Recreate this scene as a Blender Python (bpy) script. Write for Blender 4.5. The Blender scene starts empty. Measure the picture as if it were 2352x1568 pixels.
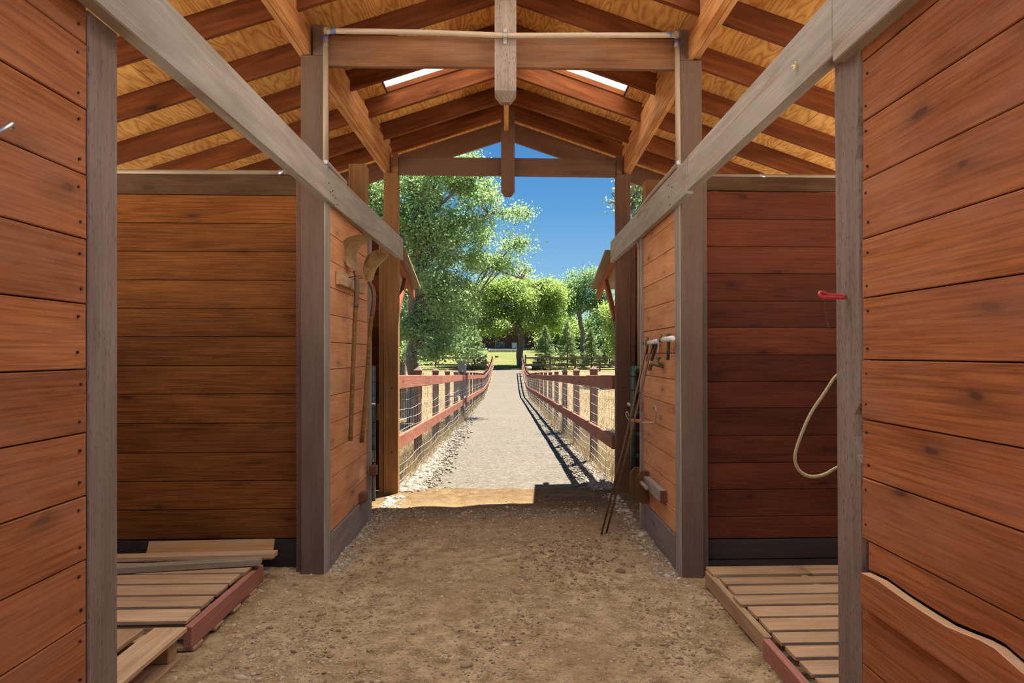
import bpy, math, random
import numpy as np
from mathutils import Vector, Matrix, noise
random.seed(7)
RNG = np.random.default_rng(11)
S = bpy.context.scene
COL = S.collection

# ------------------------------------------------------------------ camera
F, VX, HY, T, H = 1630.0, 1163.0, 812.0, 0.043, 1.367      # focal px, corridor vanishing point, yaw tangent, eye height
cam = bpy.data.cameras.new('camera'); camo = bpy.data.objects.new('camera', cam); COL.objects.link(camo)
yaw = math.atan(T)
camo.location = (0, 0, H); camo.rotation_euler = (math.pi / 2, 0, -yaw)
fpx = F * math.cos(yaw) ** 2
cam.sensor_width = 36.0; cam.lens = fpx / 2352 * 36.0
cam.shift_x = (1176 - (VX + fpx * T)) / 2352.0
cam.shift_y = (HY - 784) / 2352.0
cam.clip_start = 0.05; cam.clip_end = 500
S.camera = camo

# ------------------------------------------------------------------ world, sun, exposure
w = bpy.data.worlds.new('sky'); S.world = w; w.use_nodes = True
nt = w.node_tree; nt.nodes.clear()
out = nt.nodes.new('ShaderNodeOutputWorld'); bg = nt.nodes.new('ShaderNodeBackground')
tc = nt.nodes.new('ShaderNodeTexCoord'); sep = nt.nodes.new('ShaderNodeSeparateXYZ')
rp = nt.nodes.new('ShaderNodeValToRGB')
nt.links.new(tc.outputs['Generated'], sep.inputs[0]); nt.links.new(sep.outputs['Z'], rp.inputs[0])
nt.links.new(rp.outputs[0], bg.inputs[0]); nt.links.new(bg.outputs[0], out.inputs[0])
cr = rp.color_ramp
for p, c in ((0.0, (0.28, 0.42, 0.56)), (0.10, (0.165, 0.33, 0.50)), (0.20, (0.075, 0.225, 0.44)), (0.32, (0.035, 0.15, 0.38)), (1.0, (0.03, 0.12, 0.34))):
    if p in (0.0, 1.0): e = cr.elements[0 if p == 0 else -1]; e.position = p
    else: e = cr.elements.new(p)
    e.color = (*c, 1)
bg.inputs[1].default_value = 0.86
sun = bpy.data.lights.new('sun', 'SUN'); suno = bpy.data.objects.new('sun', sun); COL.objects.link(suno)
SD = Vector((0.346, 0.44, 1.07)).normalized()
suno.rotation_euler = SD.to_track_quat('Z', 'Y').to_euler(); suno.location = (5, 8, 15)
sun.energy = 13.0; sun.angle = 0.009; sun.color = (1.0, 0.93, 0.82)
S.view_settings.view_transform = 'Standard'; S.view_settings.look = 'None'
S.view_settings.gamma = 1; S.view_settings.use_curve_mapping = False
S.view_settings.exposure = 0.90

# ------------------------------------------------------------------ measuring helpers
def PX(px, y):
    u = (px - VX) / F
    return u * y / (1 - u * T)
def YX(px, x):
    return x / ((px - VX) / F) - T * x
def PZ(py, x, y):
    return H + (HY - py) * (y + T * x) / F
def pt(px, py, y):
    x = PX(px, y); return Vector((x, y, PZ(py, x, y)))
def ptx(px, py, x):
    y = YX(px, x); return Vector((x, y, PZ(py, x, y)))

# ------------------------------------------------------------------ object helpers
WM = {}
def link(name, me, mat=None, parent=None, world=None):
    o = bpy.data.objects.new(name, me); COL.objects.link(o)
    if world is None: world = Matrix.Identity(4)
    if parent is not None:
        o.parent = parent; o.matrix_basis = WM[parent.name].inverted() @ world
    else: o.matrix_basis = world
    WM[o.name] = world
    if mat and me and not me.materials: me.materials.append(mat)
    return o
def tag(o, label=None, cat=None, group=None, kind=None):
    if label: o['label'] = label
    if cat: o['category'] = cat
    if group: o['group'] = group
    if kind: o['kind'] = kind
    return o
def empty(name, loc, label=None, cat=None, group=None, kind=None):
    o = link(name, None, world=Matrix.Translation(Vector(loc)))
    o.empty_display_size = 0.1
    return tag(o, label, cat, group, kind)
def mesh(name, v, f, smooth=False):
    me = bpy.data.meshes.new(name); me.from_pydata([tuple(p) for p in v], [], f); me.update()
    if smooth:
        me.polygons.foreach_set('use_smooth', [True] * len(me.polygons))
    return me
def quads_mesh(name, V, smooth=False):
    """V: (n,4,3) array of separate quads"""
    n = len(V); me = bpy.data.meshes.new(name)
    me.vertices.add(n * 4); me.vertices.foreach_set('co', V.reshape(-1).astype(np.float32))
    me.loops.add(n * 4); me.loops.foreach_set('vertex_index', np.arange(n * 4, dtype=np.int32))
    me.polygons.add(n); me.polygons.foreach_set('loop_start', np.arange(0, n * 4, 4, dtype=np.int32))
    me.polygons.foreach_set('loop_total', np.full(n, 4, dtype=np.int32))
    me.update(calc_edges=True); return me
def soup_mesh(name, V, Fc):
    """V (n,k,3) copies of a k-vertex piece with triangle faces Fc (m,3)"""
    n, k, _ = V.shape; m = len(Fc)
    me = bpy.data.meshes.new(name); me.vertices.add(n * k); me.vertices.foreach_set('co', V.reshape(-1).astype(np.float32))
    idx = (np.asarray(Fc)[None] + (np.arange(n) * k)[:, None, None]).reshape(-1).astype(np.int32)
    me.loops.add(len(idx)); me.loops.foreach_set('vertex_index', idx)
    me.polygons.add(n * m); me.polygons.foreach_set('loop_start', np.arange(0, n * m * 3, 3, dtype=np.int32))
    me.polygons.foreach_set('loop_total', np.full(n * m, 3, dtype=np.int32))
    me.update(calc_edges=True); return me
MC = {}
def chbox(L, Wd, Hh, c=0.003):
    """chamfered box centred on origin, length along X"""
    key = (round(L, 4), round(Wd, 4), round(Hh, 4), c)
    if key in MC: return MC[key]
    c = min(c, L * .3, Wd * .3, Hh * .3)
    h = (L / 2, Wd / 2, Hh / 2); v = []; idx = {}
    for sx in (-1, 1):
        for sy in (-1, 1):
            for sz in (-1, 1):
                s = (sx, sy, sz)
                for a in range(3):
                    p = [s[i] * (h[i] - (0 if i == a else c)) for i in range(3)]
                    idx[(s, a)] = len(v); v.append(p)
    f = []
    for a in range(3):
        b, d = [i for i in range(3) if i != a]
        for sg in (-1, 1):
            q = []
            for (sb, sd) in ((-1, -1), (1, -1), (1, 1), (-1, 1)):
                s = [0, 0, 0]; s[a] = sg; s[b] = sb; s[d] = sd; q.append(idx[(tuple(s), a)])
            f.append(q)
    for a in range(3):
        b, d = [i for i in range(3) if i != a]
        for sb in (-1, 1):
            for sd in (-1, 1):
                s0 = [0, 0, 0]; s0[b] = sb; s0[d] = sd; s1 = list(s0); s0[a] = -1; s1[a] = 1
                s0, s1 = tuple(s0), tuple(s1)
                f.append([idx[(s0, b)], idx[(s1, b)], idx[(s1, d)], idx[(s0, d)]])
    for sx in (-1, 1):
        for sy in (-1, 1):
            for sz in (-1, 1):
                s = (sx, sy, sz); f.append([idx[(s, 0)], idx[(s, 1)], idx[(s, 2)]])
    # orient outward
    vv = [Vector(p) for p in v]
    for k, q in enumerate(f):
        n = (vv[q[1]] - vv[q[0]]).cross(vv[q[2]] - vv[q[0]]); cc = sum((vv[i] for i in q), Vector()) / len(q)
        if n.dot(cc) < 0: f[k] = q[::-1]
    me = mesh('box', v, f); MC[key] = me; return me
def frame(a, b, up):
    a, b, up = Vector(a), Vector(b), Vector(up)
    x = (b - a).normalized(); y = up.cross(x).normalized(); z = x.cross(y)
    m = Matrix((x, y, z)).transposed().to_4x4(); m.translation = (a + b) / 2
    return m
def bar(name, a, b, w, h, mat, parent=None, up=(0, 0, 1), c=0.003):
    """timber from a to b; h measured along up, w across"""
    a, b = Vector(a), Vector(b)
    me = chbox((b - a).length, w, h, c)
    if not me.materials: me.materials.append(mat)
    elif me.materials[0] != mat:
        key = (id(me), mat.name)
        if key not in MC: m2 = me.copy(); m2.materials.clear(); m2.materials.append(mat); MC[key] = m2
        me = MC[key]
    return link(name, me, None, parent, frame(a, b, up))
def rbar(name, p0, p1, mat, parent=None, grain=None, c=0.003):
    """axis-aligned box between corners with the grain along its longest (or given) axis"""
    p0 = Vector(p0); p1 = Vector(p1)
    lo = Vector(map(min, p0, p1)); hi = Vector(map(max, p0, p1)); d = hi - lo; m = (lo + hi) / 2
    g = grain if grain is not None else max(range(3), key=lambda i: d[i])
    a = m.copy(); b = m.copy(); a[g] = lo[g]; b[g] = hi[g]
    if g == 2: up = (0, 1, 0); h = d[1]; wd = d[0]
    else: up = (0, 0, 1); h = d[2]; wd = d[1 - g]
    return bar(name, a, b, wd, h, mat, parent, up, c)
def tube_data(path, radii, n=8, cap=True):
    path = [Vector(p) for p in path]
    if not hasattr(radii, '__len__'): radii = [radii] * len(path)
    v = []; f = []; prev = None
    for i, p in enumerate(path):
        t = (path[min(i + 1, len(path) - 1)] - path[max(i - 1, 0)]).normalized()
        if prev is None: u = t.orthogonal().normalized()
        else:
            u = prev - t * prev.dot(t)
            u = u.normalized() if u.length > 1e-6 else t.orthogonal().normalized()
        prev = u; w_ = t.cross(u)
        for k in range(n):
            a = 2 * math.pi * k / n; v.append(p + (u * math.cos(a) + w_ * math.sin(a)) * radii[i])
    for i in range(len(path) - 1):
        for k in range(n):
            k2 = (k + 1) % n; f.append([i * n + k, i * n + k2, (i + 1) * n + k2, (i + 1) * n + k])
    if cap: f.append(list(range(n))[::-1]); f.append([(len(path) - 1) * n + k for k in range(n)])
    return v, f
class MB:
    def __init__(s): s.v = []; s.f = []
    def add(s, v, f):
        o = len(s.v); s.v += [tuple(p) for p in v]; s.f += [[i + o for i in q] for q in f]
    def tube(s, path, r, n=8, cap=True): s.add(*tube_data(path, r, n, cap)); return s
    def box(s, a, b, w, h, up=(0, 0, 1)):
        m = frame(a, b, up); L = (Vector(b) - Vector(a)).length / 2
        vs = [m @ Vector((sx * L, sy * w / 2, sz * h / 2)) for sx in (-1, 1) for sy in (-1, 1) for sz in (-1, 1)]
        s.add(vs, [[0, 1, 3, 2], [4, 6, 7, 5], [0, 4, 5, 1], [2, 3, 7, 6], [0, 2, 6, 4], [1, 5, 7, 3]]); return s
    def build(s, name, mat, parent=None, smooth=False):
        return link(name, mesh(name, s.v, s.f, smooth), mat, parent)
def tube(name, path, r, mat, parent=None, n=10):
    return MB().tube(path, r, n).build(name, mat, parent, True)
def smooth_path(P, k=6):
    P = [Vector(p) for p in P]; out = []
    for i in range(len(P) - 1):
        p0 = P[max(i - 1, 0)]; p1 = P[i]; p2 = P[i + 1]; p3 = P[min(i + 2, len(P) - 1)]
        for j in range(k):
            t = j / k
            out.append(0.5 * ((2 * p1) + (p2 - p0) * t + (2 * p0 - 5 * p1 + 4 * p2 - p3) * t * t + (3 * p1 - p0 - 3 * p2 + p3) * t ** 3))
    out.append(P[-1]); return out

# ------------------------------------------------------------------ materials
def newmat(name):
    m = bpy.data.materials.new(name); m.use_nodes = True; nt = m.node_tree
    return m, nt, nt.nodes['Principled BSDF']
def N(nt, t, **kw):
    n = nt.nodes.new(t)
    for k, v in kw.items():
        if isinstance(k, str) and hasattr(n, k): setattr(n, k, v)
    return n
def ramp(nt, src, stops):
    r = nt.nodes.new('ShaderNodeValToRGB'); nt.links.new(src, r.inputs[0]); e = r.color_ramp.elements
    e[0].position = stops[0][0]; e[0].color = (*stops[0][1], 1); e[1].position = stops[-1][0]; e[1].color = (*stops[-1][1], 1)
    for p, c in stops[1:-1]: x = e.new(p); x.color = (*c, 1)
    return r.outputs[0]
def math_(nt, op, a, b=None, c=None):
    n = nt.nodes.new('ShaderNodeMath'); n.operation = op
    for i, x in enumerate((a, b, c)):
        if x is None: continue
        if isinstance(x, (int, float)): n.inputs[i].default_value = x
        else: nt.links.new(x, n.inputs[i])
    return n.outputs[0]
def mix(nt, fac, a, b, mode='MIX'):
    n = nt.nodes.new('ShaderNodeMix'); n.data_type = 'RGBA'; n.blend_type = mode
    for s, x in ((n.inputs[0], fac), (n.inputs[6], a), (n.inputs[7], b)):
        if isinstance(x, (int, float)): s.default_value = x
        elif isinstance(x, tuple): s.default_value = (*x, 1)
        else: nt.links.new(x, s)
    return n.outputs[2]
def nz(nt, vec, scale, detail=4, rough=.55, dist=0):
    n = nt.nodes.new('ShaderNodeTexNoise'); n.inputs['Scale'].default_value = scale; n.inputs['Detail'].default_value = detail
    n.inputs['Roughness'].default_value = rough; n.inputs['Distortion'].default_value = dist; nt.links.new(vec, n.inputs['Vector']); return n.outputs[0]
def mapped(nt, scale, rnd=True, out='Object'):
    tc = nt.nodes.new('ShaderNodeTexCoord'); mp = nt.nodes.new('ShaderNodeVectorMath'); mp.operation = 'MULTIPLY'
    mp.inputs[1].default_value = scale; src = tc.outputs[out]
    if rnd:
        oi = nt.nodes.new('ShaderNodeObjectInfo'); cx = nt.nodes.new('ShaderNodeCombineXYZ')
        nt.links.new(math_(nt, 'MULTIPLY', oi.outputs['Random'], 37.0), cx.inputs[0]); nt.links.new(math_(nt, 'MULTIPLY', oi.outputs['Random'], 91.0), cx.inputs[1])
        nt.links.new(math_(nt, 'MULTIPLY', oi.outputs['Random'], 53.0), cx.inputs[2])
        ad = nt.nodes.new('ShaderNodeVectorMath'); nt.links.new(src, ad.inputs[0]); nt.links.new(cx.outputs[0], ad.inputs[1]); src = ad.outputs[0]
    nt.links.new(src, mp.inputs[0]); return mp.outputs[0]
def wood(name, dark, light, ring=(1.0, 11.0), rings=5.0, ringk=.5, knots=.5, knotcol=None, var=.35, weather=0.0, wcol=(.3, .27, .25), rough=.75, bump=.25, fine=.35, incise=0, knotscale=(2.2, 7.0), sharp=1.6):
    m, nt, b = newmat(name); L = nt.links
    # broad cathedral figure: contour lines of a stretched noise
    v1 = mapped(nt, (ring[0], ring[1], ring[1])); n1 = nz(nt, v1, 1.0, 2.0, .45, .25)
    pp = math_(nt, 'PINGPONG', math_(nt, 'MULTIPLY', n1, rings * 2), 1.0)
    pp = math_(nt, 'POWER', pp, sharp)
    v2 = mapped(nt, (3.0, 130.0, 130.0)); n2 = nz(nt, v2, 1.0, 3.0, .6)
    v3 = mapped(nt, (1.6, 5.0, 5.0)); n3 = nz(nt, v3, 1.0, 3.0, .6)
    base = mix(nt, math_(nt, 'MULTIPLY_ADD', pp, ringk, math_(nt, 'MULTIPLY_ADD', n3, 1.1, -.35 - ringk * .3)), dark, light)
    base = mix(nt, math_(nt, 'MULTIPLY', ramp(nt, n2, [(.35, (1, 1, 1)), (.6, (0, 0, 0))]), fine), base, tuple(x * .35 for x in dark))
    # knots
    kh = None
    if knots > 0:
        vk0 = mapped(nt, (knotscale[0], 1.0, knotscale[1])); sk = nt.nodes.new('ShaderNodeSeparateXYZ'); L.new(vk0, sk.inputs[0]); ck = nt.nodes.new('ShaderNodeCombineXYZ'); L.new(sk.outputs[0], ck.inputs[0]); L.new(sk.outputs[2], ck.inputs[1]); vk = ck.outputs[0]; vn = nt.nodes.new('ShaderNodeTexVoronoi'); vn.voronoi_dimensions = '2D'; vn.inputs['Scale'].default_value = 1.0
        nzv = nt.nodes.new('ShaderNodeTexNoise'); nzv.inputs['Scale'].default_value = 3.0; L.new(vk, nzv.inputs['Vector'])
        av = nt.nodes.new('ShaderNodeVectorMath'); av.operation = 'MULTIPLY_ADD'; L.new(nzv.outputs['Color'], av.inputs[0]); av.inputs[1].default_value = (.22,) * 3; L.new(vk, av.inputs[2])
        L.new(av.outputs[0], vn.inputs['Vector'])
        sc = nt.nodes.new('ShaderNodeSeparateColor'); L.new(vn.outputs['Color'], sc.inputs[0])
        pick = math_(nt, 'GREATER_THAN', sc.outputs[0], 1 - knots)
        core = ramp(nt, vn.outputs['Distance'], [(.045, (1, 1, 1)), (.085, (.5, .5, .5)), (.17, (.22, .22, .22)), (.34, (0, 0, 0))])
        kf = math_(nt, 'MULTIPLY', math_(nt, 'MULTIPLY', core, pick), .85)
        base = mix(nt, kf, base, knotcol or tuple(x * .22 for x in dark))
    # per-piece tone
    oi = nt.nodes.new('ShaderNodeObjectInfo')
    tone = math_(nt, 'MULTIPLY_ADD', oi.outputs['Random'], var, 1 - var / 2)
    vm = nt.nodes.new('ShaderNodeVectorMath'); vm.operation = 'SCALE'; L.new(base, vm.inputs[0]); L.new(tone, vm.inputs['Scale'])
    colr = vm.outputs[0]
    if weather > 0:
        v4 = mapped(nt, (2.0, 7.0, 7.0)); n4 = nz(nt, v4, 1.0, 5.0, .65)
        wf = math_(nt, 'MULTIPLY', ramp(nt, n4, [(.40, (0, 0, 0)), (.66, (1, 1, 1))]), weather)
        colr = mix(nt, wf, colr, wcol)
    hgt = math_(nt, 'ADD', math_(nt, 'MULTIPLY', n2, .6), math_(nt, 'MULTIPLY', pp, .25))
    if incise:
        br = mapped(nt, (26.0, 95.0, 95.0)); vv = nt.nodes.new('ShaderNodeTexVoronoi'); vv.inputs['Scale'].default_value = 1.0; vv.inputs['Randomness'].default_value = .75; L.new(br, vv.inputs['Vector'])
        cut = ramp(nt, vv.outputs['Distance'], [(.16, (1, 1, 1)), (.34, (0, 0, 0))])
        colr = mix(nt, math_(nt, 'MULTIPLY', cut, incise), colr, tuple(x * .45 for x in dark)); hgt = math_(nt, 'SUBTRACT', hgt, math_(nt, 'MULTIPLY', cut, .8))
    L.new(colr, b.inputs['Base Color']); b.inputs['Roughness'].default_value = rough; b.inputs['Specular IOR Level'].default_value = .12
    bp = nt.nodes.new('ShaderNodeBump'); bp.inputs['Strength'].default_value = bump; bp.inputs['Distance'].default_value = .004; L.new(hgt, bp.inputs['Height']); L.new(bp.outputs[0], b.inputs['Normal'])
    return m
def plain(name, col, rough=.6, metal=0.0, var=.15, scale=20, bump=.1, spots=None):
    m, nt, b = newmat(name); v = mapped(nt, (scale,) * 3, True); n = nz(nt, v, 1, 4, .6)
    c = mix(nt, n, tuple(max(0, x * (1 - var * 2)) for x in col), tuple(min(1, x * (1 + var * 1.2)) for x in col))
    if spots:
        n2 = nz(nt, mapped(nt, (scale * .35,) * 3, True), 1, 5, .7)
        c = mix(nt, ramp(nt, n2, [(.5, (0, 0, 0)), (.62, (1, 1, 1))]), c, spots)
    nt.links.new(c, b.inputs['Base Color']); b.inputs['Roughness'].default_value = rough; b.inputs['Metallic'].default_value = metal
    bp = nt.nodes.new('ShaderNodeBump'); bp.inputs['Strength'].default_value = bump; bp.inputs['Distance'].default_value = .003; nt.links.new(n, bp.inputs['Height']); nt.links.new(bp.outputs[0], b.inputs['Normal'])
    return m
M = {}
M['near'] = wood('stained siding', (.32, .10, .030), (.62, .24, .085), ring=(.55, 10), rings=12, ringk=.28, sharp=.5, knots=.45, var=.26, weather=.50, wcol=(.43, .19, .105), knotcol=(.06, .03, .02), fine=.55, bump=.2, knotscale=(2.0, 6.0))
M['side'] = wood('doorway-lit siding', (.52, .20, .075), (.84, .43, .19), ring=(.7, 10), rings=9, ringk=.3, sharp=.5, knots=.35, var=.18, weather=.4, wcol=(.74, .42, .23), knotcol=(.16, .07, .05), fine=.2, bump=.12)  # lighter than the near siding, with the doorway light put into the colour
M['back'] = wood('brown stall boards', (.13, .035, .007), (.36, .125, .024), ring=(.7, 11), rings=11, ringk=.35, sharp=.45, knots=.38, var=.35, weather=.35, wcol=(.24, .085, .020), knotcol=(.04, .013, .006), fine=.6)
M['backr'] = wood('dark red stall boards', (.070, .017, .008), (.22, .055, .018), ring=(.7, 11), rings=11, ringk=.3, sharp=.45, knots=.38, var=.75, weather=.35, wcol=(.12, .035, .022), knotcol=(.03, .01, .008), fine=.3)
M['rafter'] = wood('rafter lumber', (.12, .031, .008), (.31, .095, .024), ring=(.7, 8), rings=5, ringk=.4, knots=.2, var=.22, weather=.2, wcol=(.25, .09, .04), fine=.35)
M['purlin'] = wood('golden beam lumber', (.36, .13, .035), (.72, .36, .12), ring=(.8, 8), rings=6, ringk=.5, knots=.15, var=.15, weather=.15, wcol=(.5, .38, .26), fine=.3)
M['ply'] = wood('plywood sheathing', (.42, .15, .030), (.92, .50, .15), ring=(1.3, 7.0), rings=12, ringk=.75, sharp=.5, knots=.15, var=.15, weather=.25, wcol=(.62, .31, .11), fine=.12, bump=.12, knotcol=(.2, .09, .03))
M['header'] = wood('weathered header board', (.30, .25, .195), (.50, .44, .37), ring=(.6, 7), rings=6, ringk=.4, knots=.2, var=.1, weather=.5, wcol=(.34, .30, .27), fine=.3, knotcol=(.2, .13, .08), knotscale=(1.4, 5))
M['tie'] = wood('tie beam lumber', (.17, .07, .03), (.33, .15, .06), ring=(.7, 7), rings=6, ringk=.4, knots=.12, var=.1, weather=.35, wcol=(.26, .17, .12), fine=.3)
M['post'] = wood('treated post', (.21, .15, .115), (.40, .305, .245), ring=(.6, 8), rings=4, ringk=.25, knots=.10, var=.12, weather=.4, wcol=(.33, .265, .225), incise=.55, fine=.3)
M['postd'] = wood('dark brown painted post', (.125, .074, .050), (.205, .130, .092), ring=(.6, 8), rings=4, ringk=.15, knots=.08, var=.12, weather=.3, wcol=(.17, .12, .10), incise=.2, fine=.2)
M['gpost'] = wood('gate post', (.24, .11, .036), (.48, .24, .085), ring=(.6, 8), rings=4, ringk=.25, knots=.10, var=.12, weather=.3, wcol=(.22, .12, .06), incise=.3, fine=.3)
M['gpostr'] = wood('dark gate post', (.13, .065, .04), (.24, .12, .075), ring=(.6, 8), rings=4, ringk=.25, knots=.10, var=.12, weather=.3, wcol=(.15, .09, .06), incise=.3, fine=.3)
M['kick'] = wood('grey kick board', (.24, .18, .15), (.46, .37, .32), ring=(.6, 9), rings=4, ringk=.25, knots=.1, var=.1, weather=.4, wcol=(.32, .28, .27), incise=.35, fine=.35)
M['kickd'] = wood('black-stained kick board', (.045, .032, .028), (.09, .066, .055), ring=(.6, 9), rings=4, ringk=.25, knots=0, var=.1, fine=.3)
M['plate'] = wood('dusty brown top board', (.065, .028, .012), (.16, .08, .038), ring=(.7, 8), rings=4, ringk=.3, knots=.3, var=.2, weather=.35, wcol=(.15, .09, .05))
M['pallet'] = wood('pallet wood', (.40, .24, .12), (.70, .47, .28), ring=(.9, 10), rings=5, ringk=.3, knots=.2, var=.25, weather=.3, wcol=(.58, .40, .26), fine=.35)
M['pallet2'] = wood('red-brown stringer', (.36, .15, .11), (.52, .25, .19), ring=(.8, 10), rings=5, ringk=.3, knots=.1, var=.1, fine=.4)
M['grey'] = wood('grey weathered plank', (.27, .20, .13), (.44, .35, .25), ring=(.8, 10), rings=5, ringk=.3, knots=.1, var=.1, weather=.4, wcol=(.3, .27, .2))
M['orange'] = wood('orange stained offcut', (.40, .18, .06), (.58, .31, .13), ring=(.8, 10), rings=5, ringk=.2, knots=.1, var=.1, weather=.55, wcol=(.30, .25, .16))
M['end'] = wood('fresh split wood', (.72, .42, .22), (.88, .58, .34), knots=0, var=.05, fine=.15)
M['rail'] = wood('red fence rail', (.23, .075, .045), (.36, .145, .095), ring=(.8, 9), rings=5, ringk=.4, knots=.15, var=.15, weather=.4, wcol=(.25, .125, .085), fine=.4, bump=.5)
M['fpost'] = wood('fence post', (.15, .085, .062), (.27, .165, .12), ring=(.8, 9), rings=4, ringk=.3, knots=.1, var=.15, weather=.3, wcol=(.24, .17, .13), fine=.45, bump=.6)
M['capw'] = wood('post cap', (.18, .11, .085), (.27, .18, .145), knots=0, var=.1)
M['awn'] = wood('awning rafter', (.26, .075, .032), (.36, .115, .055), knots=.1, var=.1)
M['awnroof'] = wood('awning roof edge', (.24, .185, .11), (.34, .27, .18), knots=0, var=.1)
M['farfence'] = wood('brown field fence', (.12, .07, .055), (.22, .14, .11), knots=0, var=.15)
M['handle'] = wood('tool handle', (.20, .11, .03), (.36, .22, .08), knots=0, var=.1, rough=.5, fine=.3)
M['dkblock'] = wood('dark block', (.16, .07, .03), (.28, .13, .06), knots=0, var=.1)
M['bark'] = plain('oak bark', (.19, .145, .11), .9, var=.35, scale=14, bump=.6)
M['rust'] = plain('rusty steel', (.22, .12, .06), .6, .3, var=.35, scale=60)
M['blade'] = plain('dusty shovel steel', (.42, .27, .11), .55, .35, var=.35, scale=25, spots=(.22, .12, .05))
M['steel'] = plain('galvanised steel', (.55, .54, .52), .35, .9, var=.12, scale=40)
M['wire'] = plain('galvanised wire', (.50, .49, .46), .5, .4, var=.1, scale=30)
M['pvc'] = plain('dusty pvc pipe', (.38, .28, .185), .5, 0, var=.12, scale=9, spots=(.34, .25, .17))
M['pvcw'] = plain('white pvc', (.80, .78, .76), .4, 0, var=.08, scale=30, spots=(.55, .5, .5))
M['glue'] = plain('blue pipe primer', (.10, .14, .34), .5, 0, var=.3, scale=60)
M['foam'] = plain('dark pipe wrap', (.10, .065, .05), .9, 0, var=.3, scale=50)
M['brass'] = plain('old brass', (.20, .16, .07), .5, .6, var=.3, scale=60)
M['green'] = plain('green gate paint', (.035, .085, .055), .45, .1, var=.25, scale=20, spots=(.07, .12, .09))
M['red'] = plain('red vinyl grip', (.62, .05, .07), .4, 0, var=.15, scale=60)
M['rope'] = plain('olive rope', (.50, .42, .22), .9, 0, var=.3, scale=160, bump=.6)
M['yellow'] = plain('yellow twine', (.78, .68, .30), .8, 0, var=.2, scale=90)
M['iron'] = plain('dark nails', (.05, .03, .022), .7, .4, var=.2, scale=80)
M['white'] = plain('white fitting', (.78, .76, .72), .5, 0, var=.1, scale=30)
M['concrete'] = plain('pale retaining wall', (.50, .40, .33), .9, 0, var=.2, scale=3)
M['boxg'] = plain('grey utility box', (.16, .17, .18), .7, 0, var=.2, scale=6)
M['stone'] = plain('gravel stones', (.40, .35, .29), .9, 0, var=.45, scale=5)
def islandmat(name, c1, c2, trans=.35, rough=.55, tcol=None):
    m, nt, b = newmat(name); g = nt.nodes.new('ShaderNodeNewGeometry')
    c = mix(nt, g.outputs['Random Per Island'], c1, c2)
    nt.links.new(c, b.inputs['Base Color']); b.inputs['Roughness'].default_value = rough; b.inputs['Specular IOR Level'].default_value = .35
    if trans > 0:
        tr = nt.nodes.new('ShaderNodeBsdfTranslucent'); ms = nt.nodes.new('ShaderNodeMixShader'); ms.inputs[0].default_value = trans
        tcx = mix(nt, .5, c, tcol or tuple(min(1, x * 1.6) for x in c2)); nt.links.new(tcx, tr.inputs[0])
        nt.links.new(b.outputs[0], ms.inputs[1]); nt.links.new(tr.outputs[0], ms.inputs[2]); nt.links.new(ms.outputs[0], nt.nodes['Material Output'].inputs[0])
    return m
M['leafA'] = islandmat('grey-green oak leaves', (.09, .18, .05), (.30, .43, .18), .42)
M['leafB'] = islandmat('bright oak leaves', (.10, .19, .035), (.34, .46, .12), .42)
M['leafC'] = islandmat('mid green leaves', (.08, .17, .06), (.26, .39, .17), .4)
M['needle'] = islandmat('conifer needles', (.06, .11, .04), (.26, .36, .13), .3)
M['straw'] = islandmat('dry grass', (.20, .145, .065), (.34, .26, .14), .25, .8)
M['clod'] = islandmat('dirt clods', (.26, .18, .10), (.54, .41, .26), 0, .95)
M['clodd'] = islandmat('dark clods', (.16, .09, .045), (.34, .21, .12), 0, .95)
M['pebble'] = islandmat('grey pebbles', (.10, .083, .062), (.29, .25, .195), 0, .9)
M['pebble2'] = islandmat('dusty pebbles', (.24, .18, .12), (.56, .48, .37), 0, .9)
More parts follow.
